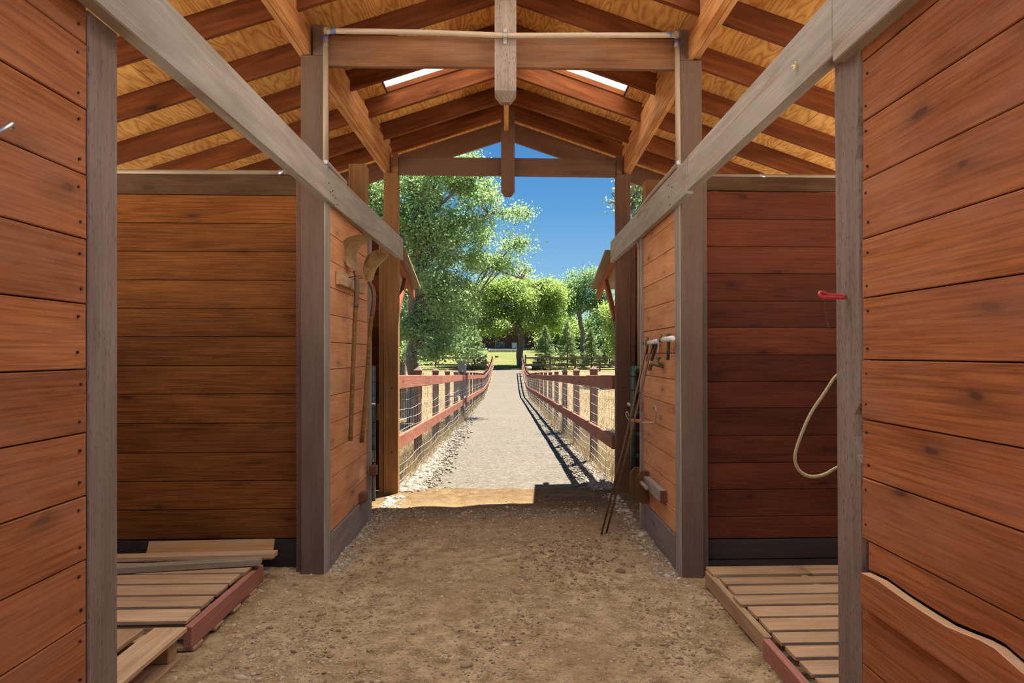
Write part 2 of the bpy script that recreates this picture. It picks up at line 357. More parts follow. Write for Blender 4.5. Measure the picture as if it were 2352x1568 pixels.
def ground(name, stops, sc=1.0, bump=.6, fine=(.55, .45), patch=None, dist=.02, pebbles=0, outer=None):
    m, nt, b = newmat(name); v = mapped(nt, (1, 1, 1), False)
    big = nz(nt, v, .9 * sc, 5, .6); mid = nz(nt, v, 9 * sc, 5, .65); fi = nz(nt, v, 70 * sc, 4, .7)
    c = ramp(nt, math_(nt, 'ADD', math_(nt, 'MULTIPLY', mid, .6), math_(nt, 'MULTIPLY', fi, .4)), stops)
    if patch:
        c = mix(nt, math_(nt, 'MULTIPLY', ramp(nt, big, [(.45, (0, 0, 0)), (.65, (1, 1, 1))]), patch[1]), c, patch[0])
    hh = math_(nt, 'ADD', math_(nt, 'MULTIPLY', mid, .5), math_(nt, 'MULTIPLY', fi, .5))
    if outer:      # soil colour darkened towards the doorway to hold down the sunlit strip
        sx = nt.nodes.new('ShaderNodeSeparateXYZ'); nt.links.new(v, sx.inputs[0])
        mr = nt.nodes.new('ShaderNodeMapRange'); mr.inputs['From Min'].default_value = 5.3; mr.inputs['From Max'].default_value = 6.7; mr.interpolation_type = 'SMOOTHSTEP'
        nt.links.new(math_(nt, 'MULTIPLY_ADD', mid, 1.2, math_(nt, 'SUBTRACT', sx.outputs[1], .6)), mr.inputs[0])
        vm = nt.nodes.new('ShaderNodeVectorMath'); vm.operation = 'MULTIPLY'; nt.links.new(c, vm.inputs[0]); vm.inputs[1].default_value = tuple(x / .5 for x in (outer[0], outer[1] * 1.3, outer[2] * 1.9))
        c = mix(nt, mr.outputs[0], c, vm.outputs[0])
    if pebbles:
        vo = nt.nodes.new('ShaderNodeTexVoronoi'); vo.inputs['Scale'].default_value = pebbles; nt.links.new(v, vo.inputs['Vector'])
        sc_ = nt.nodes.new('ShaderNodeSeparateColor'); nt.links.new(vo.outputs['Color'], sc_.inputs[0])
        c = mix(nt, .45, c, ramp(nt, sc_.outputs[0], [(0, (.075, .062, .048)), (.5, (.13, .113, .09)), (1, (.23, .21, .18))]))
        hh = math_(nt, 'SUBTRACT', hh, math_(nt, 'MULTIPLY', vo.outputs['Distance'], .7))
    nt.links.new(c, b.inputs['Base Color']); b.inputs['Roughness'].default_value = .95; b.inputs['Specular IOR Level'].default_value = .1
    bp = nt.nodes.new('ShaderNodeBump'); bp.inputs['Strength'].default_value = bump; bp.inputs['Distance'].default_value = dist; nt.links.new(hh, bp.inputs['Height']); nt.links.new(bp.outputs[0], b.inputs['Normal'])
    return m
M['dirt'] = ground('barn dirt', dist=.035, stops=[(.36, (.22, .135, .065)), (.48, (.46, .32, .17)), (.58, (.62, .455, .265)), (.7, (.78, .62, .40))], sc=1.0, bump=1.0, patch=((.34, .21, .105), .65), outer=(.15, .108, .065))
M['bounce_ground'] = ground('pale bounce ground', [(.36, (.72, .67, .58)), (.5, (.80, .75, .66)), (.64, (.86, .82, .74))], 1.2, .4)
M['gravel'] = ground('path gravel', [(.36, (.050, .042, .033)), (.5, (.088, .075, .058)), (.64, (.12, .105, .085))], 1.2, .8, patch=((.125, .104, .08), .4), pebbles=45)
M['field'] = ground('dry field', [(.36, (.12, .085, .042)), (.5, (.21, .155, .08)), (.64, (.29, .225, .13))], .8, .9, patch=((.16, .12, .07), .5), dist=.05)
M['lawn'] = ground('lawn', [(.36, (.055, .078, .015)), (.5, (.09, .105, .025)), (.64, (.14, .14, .05))], .5, .5, patch=((.15, .13, .055), .6), dist=.03)

# ------------------------------------------------------------------ terrain
PY = [-60, 7.1, 25.8, 36, 42.5, 49.8, 55, 62, 80, 100, 200]
PZV = [0, 0, -.55, -.86, -.80, -.42, 0, .28, 1.15, 1.95, 3.5]
def gz(x, y):
    z = float(np.interp(y, PY, PZV))
    k = max(0, min(1, (x - .2) / .9)) if x > 0 else 0
    z -= .05 * k * max(0, min(1, (7.2 - y) / 1.5)) * (1 if y > 0 else 0.5)
    if 7.5 < y < 52 and x < -1.1:
        z -= .14 * min(1, (-1.1 - x) / .8) * min(1, (y - 7.5) / 1.5) * min(1, (52 - y) / 8)
    return z
def grid(name, xs, ys, off, mat, rel=0.0, kind='structure', wob=None):
    v = []; f = []; nx = len(xs)
    for j, y in enumerate(ys):
        for i, x in enumerate(xs):
            xx = x + (wob(x, y) if wob else 0)
            z = gz(xx, y) + off
            if rel: z += rel * (noise.fractal(Vector((xx * 2.2, y * 2.2, 3.3)), 1, 2, 5) * .9)
            v.append((xx, y, z))
    for j in range(len(ys) - 1):
        for i in range(nx - 1):
            a = j * nx + i; f.append([a, a + 1, a + nx + 1, a + nx])
    o = link(name, mesh(name, v, f, True), mat); tag(o, kind=kind); return o
def lin(a, b, s): return list(np.arange(a, b + s * .5, s))
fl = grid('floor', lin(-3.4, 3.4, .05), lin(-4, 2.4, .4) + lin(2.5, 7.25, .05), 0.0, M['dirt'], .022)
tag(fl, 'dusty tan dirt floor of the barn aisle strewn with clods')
gr = grid('ground', lin(-120, -16, 8) + lin(-12, -2, 1) + [-1.6, -1.3, -1.1, -.9, 0, .9, 1.1, 1.3, 1.6] + lin(2, 12, 1) + lin(16, 120, 8), lin(-60, 0, 4) + lin(1, 60, 1) + lin(64, 220, 6), -.035, M['field'])
tag(gr, 'dry straw-coloured field either side of the path')
yd = grid('bounce_ground', lin(-40, 40, 4), lin(-40, -4, 4), -.01, M['bounce_ground']); tag(yd, 'unseen pale ground added behind the barn to bounce light inside')  # added out of view, very pale so sunlight bounces into the barn
for s_ in (-1, 1): tag(grid('bounce_ground', [s_ * v for v in ((3.4, 6, 12, 20, 30) if s_ > 0 else (30, 20, 12, 6, 3.4))], lin(-4, 7, 1), -.01, M['bounce_ground']), 'unseen pale ground added beside the barn to bounce light inside')
pathob = grid('path', lin(-1.08, 1.08, .12), lin(7.0, 57.0, .5), -.008, M['gravel'], .012, wob=lambda x, y: (.08 * noise.noise(Vector((x, y * .7, 1))) if abs(x) > .9 else 0) + .12 * max(0, (y - 38) / 20))
tag(pathob, 'pale gravel path running away between the red fences')
lw = grid('lawn', lin(-40, 60, 4), lin(57, 99, 3), .03, M['lawn'])
tag(lw, 'green lawn sloping up to the brown house')

# ------------------------------------------------------------------ setting: siding walls
def zrow(pys, x, y): return [PZ(p, x, y) for p in pys]
def siding(name, axis, at, ext, zs, mat, th=.02, sign=1, joints=(), kind='structure', label=None, gap=.0035, ends=0.0):
    """boards stacked in z. axis 1: runs along y in plane x=at; axis 0: runs along x in plane y=at. sign: where the visible face looks"""
    root = empty(name, (at, ext[0], 0) if axis else (ext[0], at, 0), kind=kind)
    if label: root['label'] = label
    zs = sorted(zs, reverse=True)
    for i in range(len(zs) - 1):
        z1, z0 = zs[i] - gap / 2, zs[i + 1] + gap / 2
        segs = [ext[0]] + [j for k, j in joints if k == i] + [ext[1]]
        for a, b in zip(segs[:-1], segs[1:]):
            jj = random.uniform(-.0018, .0018); g2 = .0015
            if axis: rbar('board', (at + jj, a + g2, z0), (at + jj - sign * th, b - g2, z1), mat, root, 1, .0025)
            else: rbar('board', (a + g2, at + jj, z0), (b - g2, at + jj - sign * th, z1), mat, root, 0, .0025)
    bo = at - sign * (th + .006); zb = min(zs[-1], 0.0)  # unseen dark sheet added to stop light leaking through the board gaps
    if axis: rbar('backing_panel', (bo, ext[0], zb), (bo - sign * .012, ext[1], zs[0]), M['kickd'], root, 1)
    else: rbar('backing_panel', (ext[0], bo, zb), (ext[1], bo - sign * .012, zs[0]), M['kickd'], root, 0)
    return root
XLW, XRW = -1.17, 1.12
ynl, ynl2 = YX(200, XLW), YX(270, XLW)
ynr, ynr2 = YX(1980, XRW), YX(1921, XRW)
zl = zrow([-198, -45, 103, 252, 403, 550, 698, 848, 993, 1138, 1284, 1429, 1575, 1722, 1868], XLW, ynl)
wl = siding('wall_left', 1, XLW, (-3.0, ynl), zl, M['near'], sign=1, label='near left wall of orange-stained horizontal boards beside the camera')
zr = zrow([-130, 5, 142, 280, 415, 550, 685, 826, 962, 1095, 1235], XRW, ynr)
wr = siding('wall_right', 1, XRW, (-3.0, ynr), zr, M['near'], sign=-1, label='near right wall of orange-stained horizontal boards with a split plank')
# split plank near the floor: upper half, then the proud lower half with a pale torn edge
wave = [(1981, 1312), (2021, 1331), (2075, 1370), (2130, 1406), (2177, 1435), (2220, 1453), (2256, 1467), (2289, 1485), (2322, 1514), (2352, 1540), (2420, 1590), (2560, 1700)]
wpts = [ptx(a, b, XRW - .02) for a, b in wave]
zseam = PZ(1235, XRW, ynr); zlow = PZ(1379, XRW, ynr)
wpts = [Vector((p.x, p.y, min(max(p.z, zlow + .02), zseam - .02))) for p in wpts]
wpts.append(Vector((XRW, -3.0, wpts[-1].z)))
def strip_board(name, top, bot, x0, x1, mat, parent, topmat=None):
    v = []; f = []; n = len(top)
    for (y, zt), (y2, zb) in zip(top, bot):
        v += [(x0, y, zt), (x0, y, zb), (x1, y, zb), (x1, y, zt)]
    for i in range(n - 1):
        a = i * 4; b = a + 4
        f += [[a, b, b + 1, a + 1], [a + 1, b + 1, b + 2, a + 2], [a + 2, b + 2, b + 3, a + 3], [a + 3, b + 3, b, a]]
    f += [[0, 1, 2, 3], [(n - 1) * 4 + 3, (n - 1) * 4 + 2, (n - 1) * 4 + 1, (n - 1) * 4]]
    # local grain axis X = world Y
    m = Matrix.Rotation(math.pi / 2, 4, 'Z'); mi = m.inverted()
    me = mesh(name, [mi @ Vector(p) for p in v], f)
    o = link(name, me, mat, parent, m)
    if topmat:
        me.materials.append(topmat)
        for i in range(n - 1): me.polygons[i * 4 + 3].material_index = 1
    return o
strip_board('board', [(p.y, zseam - .002) for p in wpts], [(p.y, p.z + .006) for p in wpts], XRW, XRW + .02, M['near'], wr)
o = strip_board('board', [(p.y, p.z - .004) for p in wpts], [(p.y, zlow + .002) for p in wpts], XRW - .026, XRW + .004, M['near'], wr, M['end'])
o['label'] = 'split plank bulging out with a pale wavy torn edge'
for a, b in ((1379, 1522), (1522, 1665), (1665, 1800), (1800, 1900)):
    rbar('board', (XRW, -3, PZ(a, XRW, ynr) - .002), (XRW + .02, ynr, PZ(b, XRW, ynr) + .002), M['near'], wr, 1)
# nail heads at the board ends
for root, x, yy, zz, s in ((wl, XLW, ynl - .035, zl, 1), (wr, XRW, ynr - .03, zr, -1)):
    mb = MB()
    for i in range(len(zz) - 1):
        for k in (.22, .78):
            z = zz[i] * (1 - k) + zz[i + 1] * k + random.uniform(-.008, .008); y = yy + random.uniform(-.012, .008)
            mb.tube([(x - s * .004, y, z), (x + s * .0032, y, z)], .0042, 7)
    o = mb.build('nail_heads', M['iron'], root); o['kind'] = 'stuff'

# stall back walls (perpendicular), y = 4.60
YB = 4.60
XPL, XPR = -1.134, 1.115
seL = [400, 447, 512, 577, 643, 708, 773, 840, 905, 972, 1040, 1105, 1170, 1238]
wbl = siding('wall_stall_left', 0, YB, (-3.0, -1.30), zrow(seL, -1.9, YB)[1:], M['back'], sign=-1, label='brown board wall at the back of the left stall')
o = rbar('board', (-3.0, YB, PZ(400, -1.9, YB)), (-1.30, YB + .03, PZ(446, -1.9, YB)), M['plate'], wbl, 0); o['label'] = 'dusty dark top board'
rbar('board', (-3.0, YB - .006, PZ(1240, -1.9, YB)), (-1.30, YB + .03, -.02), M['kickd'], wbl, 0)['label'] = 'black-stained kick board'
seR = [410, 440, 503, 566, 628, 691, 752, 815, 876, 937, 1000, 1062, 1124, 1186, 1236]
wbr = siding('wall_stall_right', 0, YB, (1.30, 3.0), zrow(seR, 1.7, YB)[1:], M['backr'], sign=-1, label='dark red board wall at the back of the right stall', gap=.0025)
rbar('board', (1.30, YB - .012, PZ(407, 1.7, YB)), (3.0, YB + .03, PZ(438, 1.7, YB)), M['plate'], wbr, 0)['label'] = 'dusty top board'
rbar('board', (1.30, YB - .008, PZ(1238, 1.7, YB)), (3.0, YB + .03, PZ(1282, 1.7, YB)), M['kickd'], wbr, 0)['label'] = 'black-stained kick board'
rbar('board', (1.30, YB - .004, PZ(1284, 1.7, YB)), (3.0, YB + .03, -.08), M['kickd'], wbr, 0)
# aisle side walls behind the pillars
yel, yer = YX(845, XPL), YX(1478, XPR)
ysl = YX(757, XPL); ysr = YX(1553, XPR)
seSL = [410, 473, 536, 598, 659, 722, 785.5, 848.6, 910, 972.8, 1035, 1100, 1161, 1223]
wsl = siding('wall_side_left', 1, XPL + .004, (ysl, yel), zrow(seSL, XPL, ysl), M['side'], sign=1, joints=((11, 5.08),), label='sunlit orange board wall where the shovels hang')
rbar('board', (XPL + .012, ysl, PZ(1225, XPL, ysl)), (XPL - .03, yel - .06, -.06), M['kick'], wsl, 1)['label'] = 'grey kick board at the wall foot'
seSR = [379, 441, 503, 564.6, 626, 688, 750, 811, 872, 932, 993.5, 1054, 1116, 1180]
wsr = siding('wall_side_right', 1, XPR - .004, (ysr, yer), zrow(seSR, XPR, ysr) , M['side'], sign=-1, label='pale orange board wall with the faucet and valves')
rbar('board', (XPR - .004, ysr, PZ(1180, XPR, ysr) - .002), (XPR + .02, yer, PZ(1228, XPR, ysr)), M['side'], wsr, 1)
rbar('board', (XPR - .012, ysr, PZ(1229, XPR, ysr)), (XPR + .03, yer - .04, -.10), M['kick'], wsr, 1)['label'] = 'grey kick board at the wall foot'
rbar('end_trim', (XPL + .03, yel - .04, .0), (XPL - .0, yel + .01, 2.52), M['header'], wsl, 2)
rbar('end_trim', (XPR - .03, yer - .03, -.05), (XPR + .0, yer + .012, 2.47), M['header'], wsr, 2)
# end walls beside the gate posts
zz = [.02 + .178 * i for i in range(15)]
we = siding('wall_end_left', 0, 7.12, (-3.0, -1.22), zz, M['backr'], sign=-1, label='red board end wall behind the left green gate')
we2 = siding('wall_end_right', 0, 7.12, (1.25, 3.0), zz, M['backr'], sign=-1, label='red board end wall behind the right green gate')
# outer stall walls, waist high
wo = siding('wall_outer_left', 1, -3.0, (-3.0, 7.1), [.02 + .18 * i for i in range(8)], M['back'], sign=1)
wo2 = siding('wall_outer_right', 1, 3.0, (-3.0, 7.1), [.02 + .18 * i for i in range(8)], M['back'], sign=-1)

# ------------------------------------------------------------------ roof
RB = H + 2.40; RD = .158; SL = .333
RT = RB + RD
RYS = [1.62, 2.26, 2.90, 3.54, 4.18, 4.82, 5.465, 6.10, 6.73, 7.22]
YR0 = 1.45  # roof ends just ahead of the camera to let more daylight in
ceil = empty('ceiling', (0, 2, RT), kind='structure'); ceil['label'] = 'open gable roof underside of plywood sheathing on rafters'
XE = 3.45
nrm = Vector((0, 0, 1))
for y in RYS:
    for s in (-1, 1):
        up = Vector((s * SL, 0, 1)).normalized(); off = up * (-.075)
        a = Vector((s * .022, y, RT - SL * .022)) + off; b = Vector((s * XE, y, RT - SL * XE)) + off
        bar('rafter', a, b, .040, .15, M['rafter'], ceil, up)
for s in (-1, 1):
    up = Vector((s * SL, 0, 1)).normalized(); off = up * (-.098)
    a = Vector((s * .022, 7.80, RT - SL * .022)) + off; b = Vector((s * XE, 7.80, RT - SL * XE)) + off
    o = bar('rafter', a, b, .04, .196, M['gpostr'], ceil, up); o['label'] = 'dark barge rafter at the gable end'
rbar('ridge_board', (-.0225, YR0, H + 2.177), (.0225, 6.93, RT - .01), M['purlin'], ceil, 1)
# plywood panels with staggered joints; skylight bays left open between rafters
slant = math.sqrt(1 + SL * SL)
SKB = [(5.485, 6.08), (3.56, 4.16), (2.92, 3.52), (2.28, 2.88), (1.64, 2.24)]  # bays after the first are out of view, added to light the aisle
SX0, SX1 = .18, 1.02
SK2 = [(2.92, 3.52), (2.28, 2.88), (1.64, 2.24)]; S2A, S2B = 1.30, 2.30  # second row out of view, added to brighten the stalls
def plypanel(s, x0, x1, y0, y1):
    up = Vector((s * SL, 0, 1)).normalized(); xm = (x0 + x1) / 2 * s
    c = Vector((xm, 0, RT - SL * abs(xm))) + up * .0075
    a = c.copy(); a.y = y0 + .0015; b = c.copy(); b.y = y1 - .0015
    bar('plywood_panel', a, b, (x1 - x0) * slant - .003, .015, M['ply'], ceil, up, .001)
for s in (-1, 1):
    ybreaks = sorted({YR0, 7.86} | {v for p in SKB for v in p})
    # ridge band with skylight openings
    for a, b in zip(ybreaks[:-1], ybreaks[1:]):
        if (a, b) in SKB:
            plypanel(s, .0, SX0, a, b); plypanel(s, SX1, 1.16, a, b)
        else: plypanel(s, .0, 1.16, a, b)
    yb2_ = sorted({YR0, 7.86} | {v for p in SK2 for v in p})
    for a, b in zip(yb2_[:-1], yb2_[1:]):
        if (a, b) in SK2: plypanel(s, 1.16, S2A, a, b)
        elif b > 4: plypanel(s, 1.16, 2.32, a, 5.0); plypanel(s, 1.16, 2.32, 5.0, 7.4); plypanel(s, 1.16, 2.32, 7.4, b)
        else: plypanel(s, 1.16, 2.32, a, b)
    for k, (x0, x1) in ((1, (2.32, XE + .02)),):
        ys = [YR0] + [v for v in (2.6 + k * .9, 5.0 + k * .7)] + [7.86]
        for a, b in zip(ys[:-1], ys[1:]): plypanel(s, x0, x1, a, b)
roofmat = plain('roof shingles', (.16, .13, .11), .9, var=.3, scale=15)
for s in (-1, 1):      # weather skin above the plywood, in strips around the skylights
    up = Vector((s * SL, 0, 1)).normalized()
    mb = MB()
    def strip(x0, x1, y0, y1):
        xm = (x0 + x1) / 2 * s; c = Vector((xm, 0, RT - SL * abs(xm))) + up * .028
        mb.box(Vector((c.x, y0, c.z)), Vector((c.x, y1, c.z)), (x1 - x0) * slant, .02, up)
    strip(1.02, S2A, YR0 - .04, 7.90); strip(S2B, XE + .08, YR0 - .04, 7.90); strip(S2A, S2B, 3.52, 7.90); strip(0, SX0, YR0 - .04, 7.90)
    yb = [YR0 - .04] + [v for p in sorted(SKB) for v in p] + [7.90]
    for i in range(0, len(yb), 2): strip(SX0, SX1, yb[i], yb[i + 1])
    mb.build('shingle_skin', roofmat, ceil)
# skylights: the first pair is in view, the rest are added for interior light
m, nt, b = newmat('translucent skylight sheet'); nt.nodes.remove(b)
tr = nt.nodes.new('ShaderNodeBsdfTranslucent'); tr.inputs[0].default_value = (.95, .95, .93, 1)
df = nt.nodes.new('ShaderNodeBsdfDiffuse'); df.inputs[0].default_value = (.8, .8, .8, 1); ms = nt.nodes.new('ShaderNodeMixShader'); ms.inputs[0].default_value = .12
nt.links.new(tr.outputs[0], ms.inputs[1]); nt.links.new(df.outputs[0], ms.inputs[2]); nt.links.new(ms.outputs[0], nt.nodes['Material Output'].inputs[0]); M['sky'] = m
k = 0
for (y0, y1, SX0, SX1) in [(a, b, SX0, SX1) for a, b in SKB] + [(a, b, S2A, S2B) for a, b in SK2]:
    for s in (-1, 1):
        k += 1; up = Vector((s * SL, 0, 1)).normalized(); xm = (SX0 + SX1) / 2 * s
        root = empty('window_%d' % k, (xm, (y0 + y1) / 2, RT - SL * abs(xm)), kind='structure')
        if k <= 2: root['label'] = 'white roof skylight on the %s slope beyond the tie beam' % ('left' if s < 0 else 'right')
        c = Vector((xm, 0, RT - SL * abs(xm))) + up * .05
        me = mesh('pane', [(s * (SX0 - .01), y0 - .01, RT - SL * (SX0 - .01)), (s * (SX1 + .02), y0 - .01, RT - SL * (SX1 + .02)), (s * (SX1 + .02), y1 + .01, RT - SL * (SX1 + .02)), (s * (SX0 - .01), y1 + .01, RT - SL * (SX0 - .01))], [[0, 1, 2, 3]])
        link('pane', me, M['sky'], root, Matrix.Translation(up * .045))
        def fr(x0, x1, ya, yb):
            a = Vector((s * x0, ya, RT - SL * x0)) + up * .022; b_ = Vector((s * x1, yb, RT - SL * x1)) + up * .022
            bar('window_frame', a, b_, .014, .046, M['rafter'], root, up)
        fr(SX0, SX1, y0 + .007, y0 + .007); fr(SX0, SX1, y1 - .007, y1 - .007); fr(SX1 - .007, SX1 - .0071, y0 + .015, y1 - .015)

# ------------------------------------------------------------------ timber frame (top-level things)
def post_thing(label, group=None, loc=(0, 0, 0)): return empty('post', loc, label, 'post', group)
# near posts
p = post_thing('grey weathered incised post at the end of the near left board wall', loc=(XLW - .06, ynl + .08, 0))
bar('timber', (XLW - .07, (ynl + ynl2) / 2 + .004, -.03), (XLW - .07, (ynl + ynl2) / 2 + .004, H + .965), .14, ynl2 - ynl - .006, M['post'], p, (0, 1, 0), .004)
p = post_thing('grey weathered post with a gouged edge at the end of the near right board wall', loc=(XRW + .07, ynr + .09, 0))
yc = (ynr + ynr2) / 2
# gouged post: a lofted box with wane bites on its near corridor corner
prof = [(-.06, 0, 0), (.2, 0, 0), (.6, .004, 0), (.86, .0, 0), (1.02, 0, .0), (1.045, .014, .02), (1.10, .026, .036), (1.17, .022, .034), (1.21, 0, 0), (1.50, 0, .002), (1.75, .004, .0), (1.94, 0, 0), (1.99, .014, .016), (2.03, .003, .004), (2.08, .012, .012), (2.12, 0, 0), (H + .98, .002, 0)]
v = []; f = []
y0, y1 = ynr + .003, ynr2
for i, (z, dx, dy) in enumerate(prof):
    lean = (1.2 - z) * .007
    xs = XRW + .002 + lean
    v += [(xs, y1, z), (xs, y0 + .012 + dy * 1.2, z), (xs + .012 + dx, y0 + .004 + dy * .3, z), (xs + .14, y0, z), (xs + .14, y1, z)]
n = len(prof)
for i in range(n - 1):
    for k in range(5):
        a = i * 5 + k; b_ = i * 5 + (k + 1) % 5; f.append([a, b_, b_ + 5, a + 5])
f += [[4, 3, 2, 1, 0], [(n - 1) * 5 + k for k in range(5)]]
mrot = Matrix(((0, 1, 0, 0), (0, 0, 1, 0), (1, 0, 0, 0), (0, 0, 0, 1)))    # local X -> world Z
link('timber', mesh('timber', [mrot.inverted() @ Vector(q) for q in v], f), M['post'], p, mrot)
# pillars
YP0, YP1 = 4.45, 4.59
def pillar(label, s, xi, xitop, ztop, znotch, bottom):
    p = post_thing(label, loc=(xi + s * .07, 4.52, 0))
    xm = xi + s * .07; dx = xitop - xi; h1 = znotch - bottom
    bar('timber', (xm, 4.52, bottom), (xm + dx * .75, 4.52, znotch), .14, .14, M['postd'] if s > 0 else M['postd'], p, (0, 1, 0), .004)
    bar('timber', (xi + dx * .75 + s * .033, 4.52, znotch), (xi + dx + s * .033, 4.52, ztop), .066, .14, M['postd'], p, (0, 1, 0), .003)
    bar('trim_strip', (xi + s * .161, 4.535, bottom), (xi + dx * .6 + s * .161, 4.535, H + 1.15), .038, .09, M['postd'] if s > 0 else M['gpostr'], p, (0, 1, 0), .003)
    bar('pale_strip', (xi - s * .004, 4.52 , bottom + .01), (xi + dx * .5 - s * .004, 4.52, H + .95), .008, .13, M['header'], p, (0, 1, 0), .001)  # pale layer painting the lit look of the pillar's aisle face
    return p
pillar('dark brown square pillar between the left stall and the shovel wall', -1, XPL, XPL, PZ(56, XPL, 4.45), PZ(126, XPL, 4.45), -.03)
pillar('dark brown square pillar between the faucet wall and the right stall', 1, XPR, XPR - .02, PZ(67, XPR, 4.45), PZ(137, XPR, 4.45), -.09)
# stub posts at the ends of the side walls
p = post_thing('short-topped post rising above the header beside the left gate post', loc=(XPL - .07, yel + .04, 0))
rbar('timber', (XPL - .005, yel - .075, -.02), (XPL - .14, yel + .065, PZ(381, XPL, yel)), M['gpost'], p, 2, .006)
p = post_thing('short-topped dark post rising behind the right header near the gate', loc=(XPR + .07, yer + .04, 0))
rbar('timber', (XPR + .005, yer - .055, -.06), (XPR + .14, yer + .085, PZ(416, XPR, yer)), M['gpost'], p, 2, .006)
# gate posts
def gatepost(label, s, xi, mat, ztop, zin):
    p = post_thing(label, loc=(xi + s * .07, 7.07, 0))
    rbar('timber', (xi, 7.0, -.05), (xi + s * .14, 7.11, ztop), mat, p, 2, .004)
    rbar('timber', (xi, 7.0, ztop), (xi + s * .055, 7.11, zin), mat, p, 2, .003)
    rbar('trim_strip', (xi + s * .142, 7.02, -.04), (xi + s * .19, 7.115, H + 1.1), mat, p, 2, .003)
    for zz_ in (.35, .98): tube('bolt', [(xi + s * .06, 6.994, zz_ + .05), (xi + s * .06, 7.02, zz_ + .05)], .008, M['iron'], p, 8)
    return p
xgl, xgr = PX(914, 7.0), PX(1416, 7.0)
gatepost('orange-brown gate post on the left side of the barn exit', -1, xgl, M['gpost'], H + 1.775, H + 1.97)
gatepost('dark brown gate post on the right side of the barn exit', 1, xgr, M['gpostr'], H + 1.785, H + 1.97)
# header beams
hb = empty('header_beam', (-1.1, 3, 2.4), 'long grey weathered beam running along the left side of the aisle', 'beam')
hz = (H + .948, H + 1.157)
def hseg(root, x0, y0, x1, y1, zb0, zt0, zb1, zt1, th, side, mat=M['header']):
    a = Vector((x0 + side * th / 2, y0, (zb0 + zt0) / 2)); b_ = Vector((x1 + side * th / 2, y1, (zb1 + zt1) / 2))
    return bar('timber', a, b_, th, (zt0 - zb0 + zt1 - zb1) / 2, mat, root, (0, 0, 1), .004)
hseg(hb, -1.124, -3.0, -1.098, 4.6, H + .955, H + 1.16, H + .948, H + 1.155, .05, -1)
hseg(hb, -1.098, 4.603, -1.034, 7.16, H + .945, H + 1.155, H + .935, H + 1.155, .045, -1)
hb2 = empty('header_beam', (1.07, 3, 2.4), 'long grey weathered beam running along the right side of the aisle', 'beam')
yj = YX(1912, 1.07)
hseg(hb2, 1.068, -3.0, 1.070, yj, H + .95, H + 1.18, H + .955, H + 1.185, .052, 1)
hseg(hb2, 1.070, yj + .003, 1.072, 4.15, H + .975, H + 1.185, H + .965, H + 1.17, .05, 1)
hseg(hb2, 1.066, 4.153, 1.044, 7.08, H + .94, H + 1.168, H + .92, H + 1.118, .04, 1)
mb = MB()
for (a, b_) in ((756, 420), (760, 440), (765, 438), (771, 455), (766, 448), (775, 470), (921, 560), (921, 588)):
    q = ptx(a, b_, -1.096 if a < 900 else -1.037); q.x = -1.098 + (.064 * (q.y - 4.6) / 2.56 if q.y > 4.6 else 0); mb.tube([q - Vector((.004, 0, 0)), q + Vector((.003, 0, 0))], .0045, 6)
mb.build('nail_heads', M['iron'], hb)['kind'] = 'stuff'
mb = MB()
for (a, b_) in ((1545, 430), (1538, 452), (1540, 470), (1536, 425), (1410, 590)):
    q = ptx(a, b_, 1.066); q.x = 1.066 - .022 * (q.y - 4.15) / 2.93; mb.tube([q - Vector((.004, 0, 0)), q + Vector((.003, 0, 0))], .0045, 6)
mb.build('nail_heads', M['iron'], hb2)['kind'] = 'stuff'
# purlins on the pillars
def purlin(label, s, x_near, x_far, zb0, zb1):
    r = empty('purlin_beam', (x_near, 4.5, zb0), label, 'beam')
    for k in (0, 1):
        o_ = s * (.019 + k * .040)
        for (ya, yb) in ((YR0, 4.50), (4.503, 7.11)):
            def X(y): return x_near + (x_far - x_near) * (y - 4.5) / 2.5 if y > 4.5 else x_near
            def Z(y): return zb0 + (zb1 - zb0) * (y - 4.5) / 2.5 if y > 4.5 else zb0
            bar('timber', (X(ya) + o_, ya, Z(ya) + .125 + k * .004), (X(yb) + o_, yb, Z(yb) + .125 + k * .004), .038, .25, M['purlin'], r)
    for i, y in enumerate(RYS[:-1]):
        yn = RYS[i + 1]
        x = x_near if y < 4.5 else x_near + (x_far - x_near) * (y - 4.5) / 2.5
        zt = RT - SL * (abs(x) + .04) - .006; zb = (zb0 + .254 + .006)
        if zt - zb > .01: rbar('blocking', (x + s * .012, y + .022, zb), (x + s * .05, yn - .022, zt), M['purlin'], r, 1)
    return r
purlin('golden double beam carrying the left roof rafters beside the aisle', -1, -1.215, -1.145, PZ(126, XPL, 4.45) + .004, H + 1.795)
purlin('golden double beam carrying the right roof rafters beside the aisle', 1, 1.150, 1.168, PZ(137, XPR, 4.45) + .004, H + 1.80)
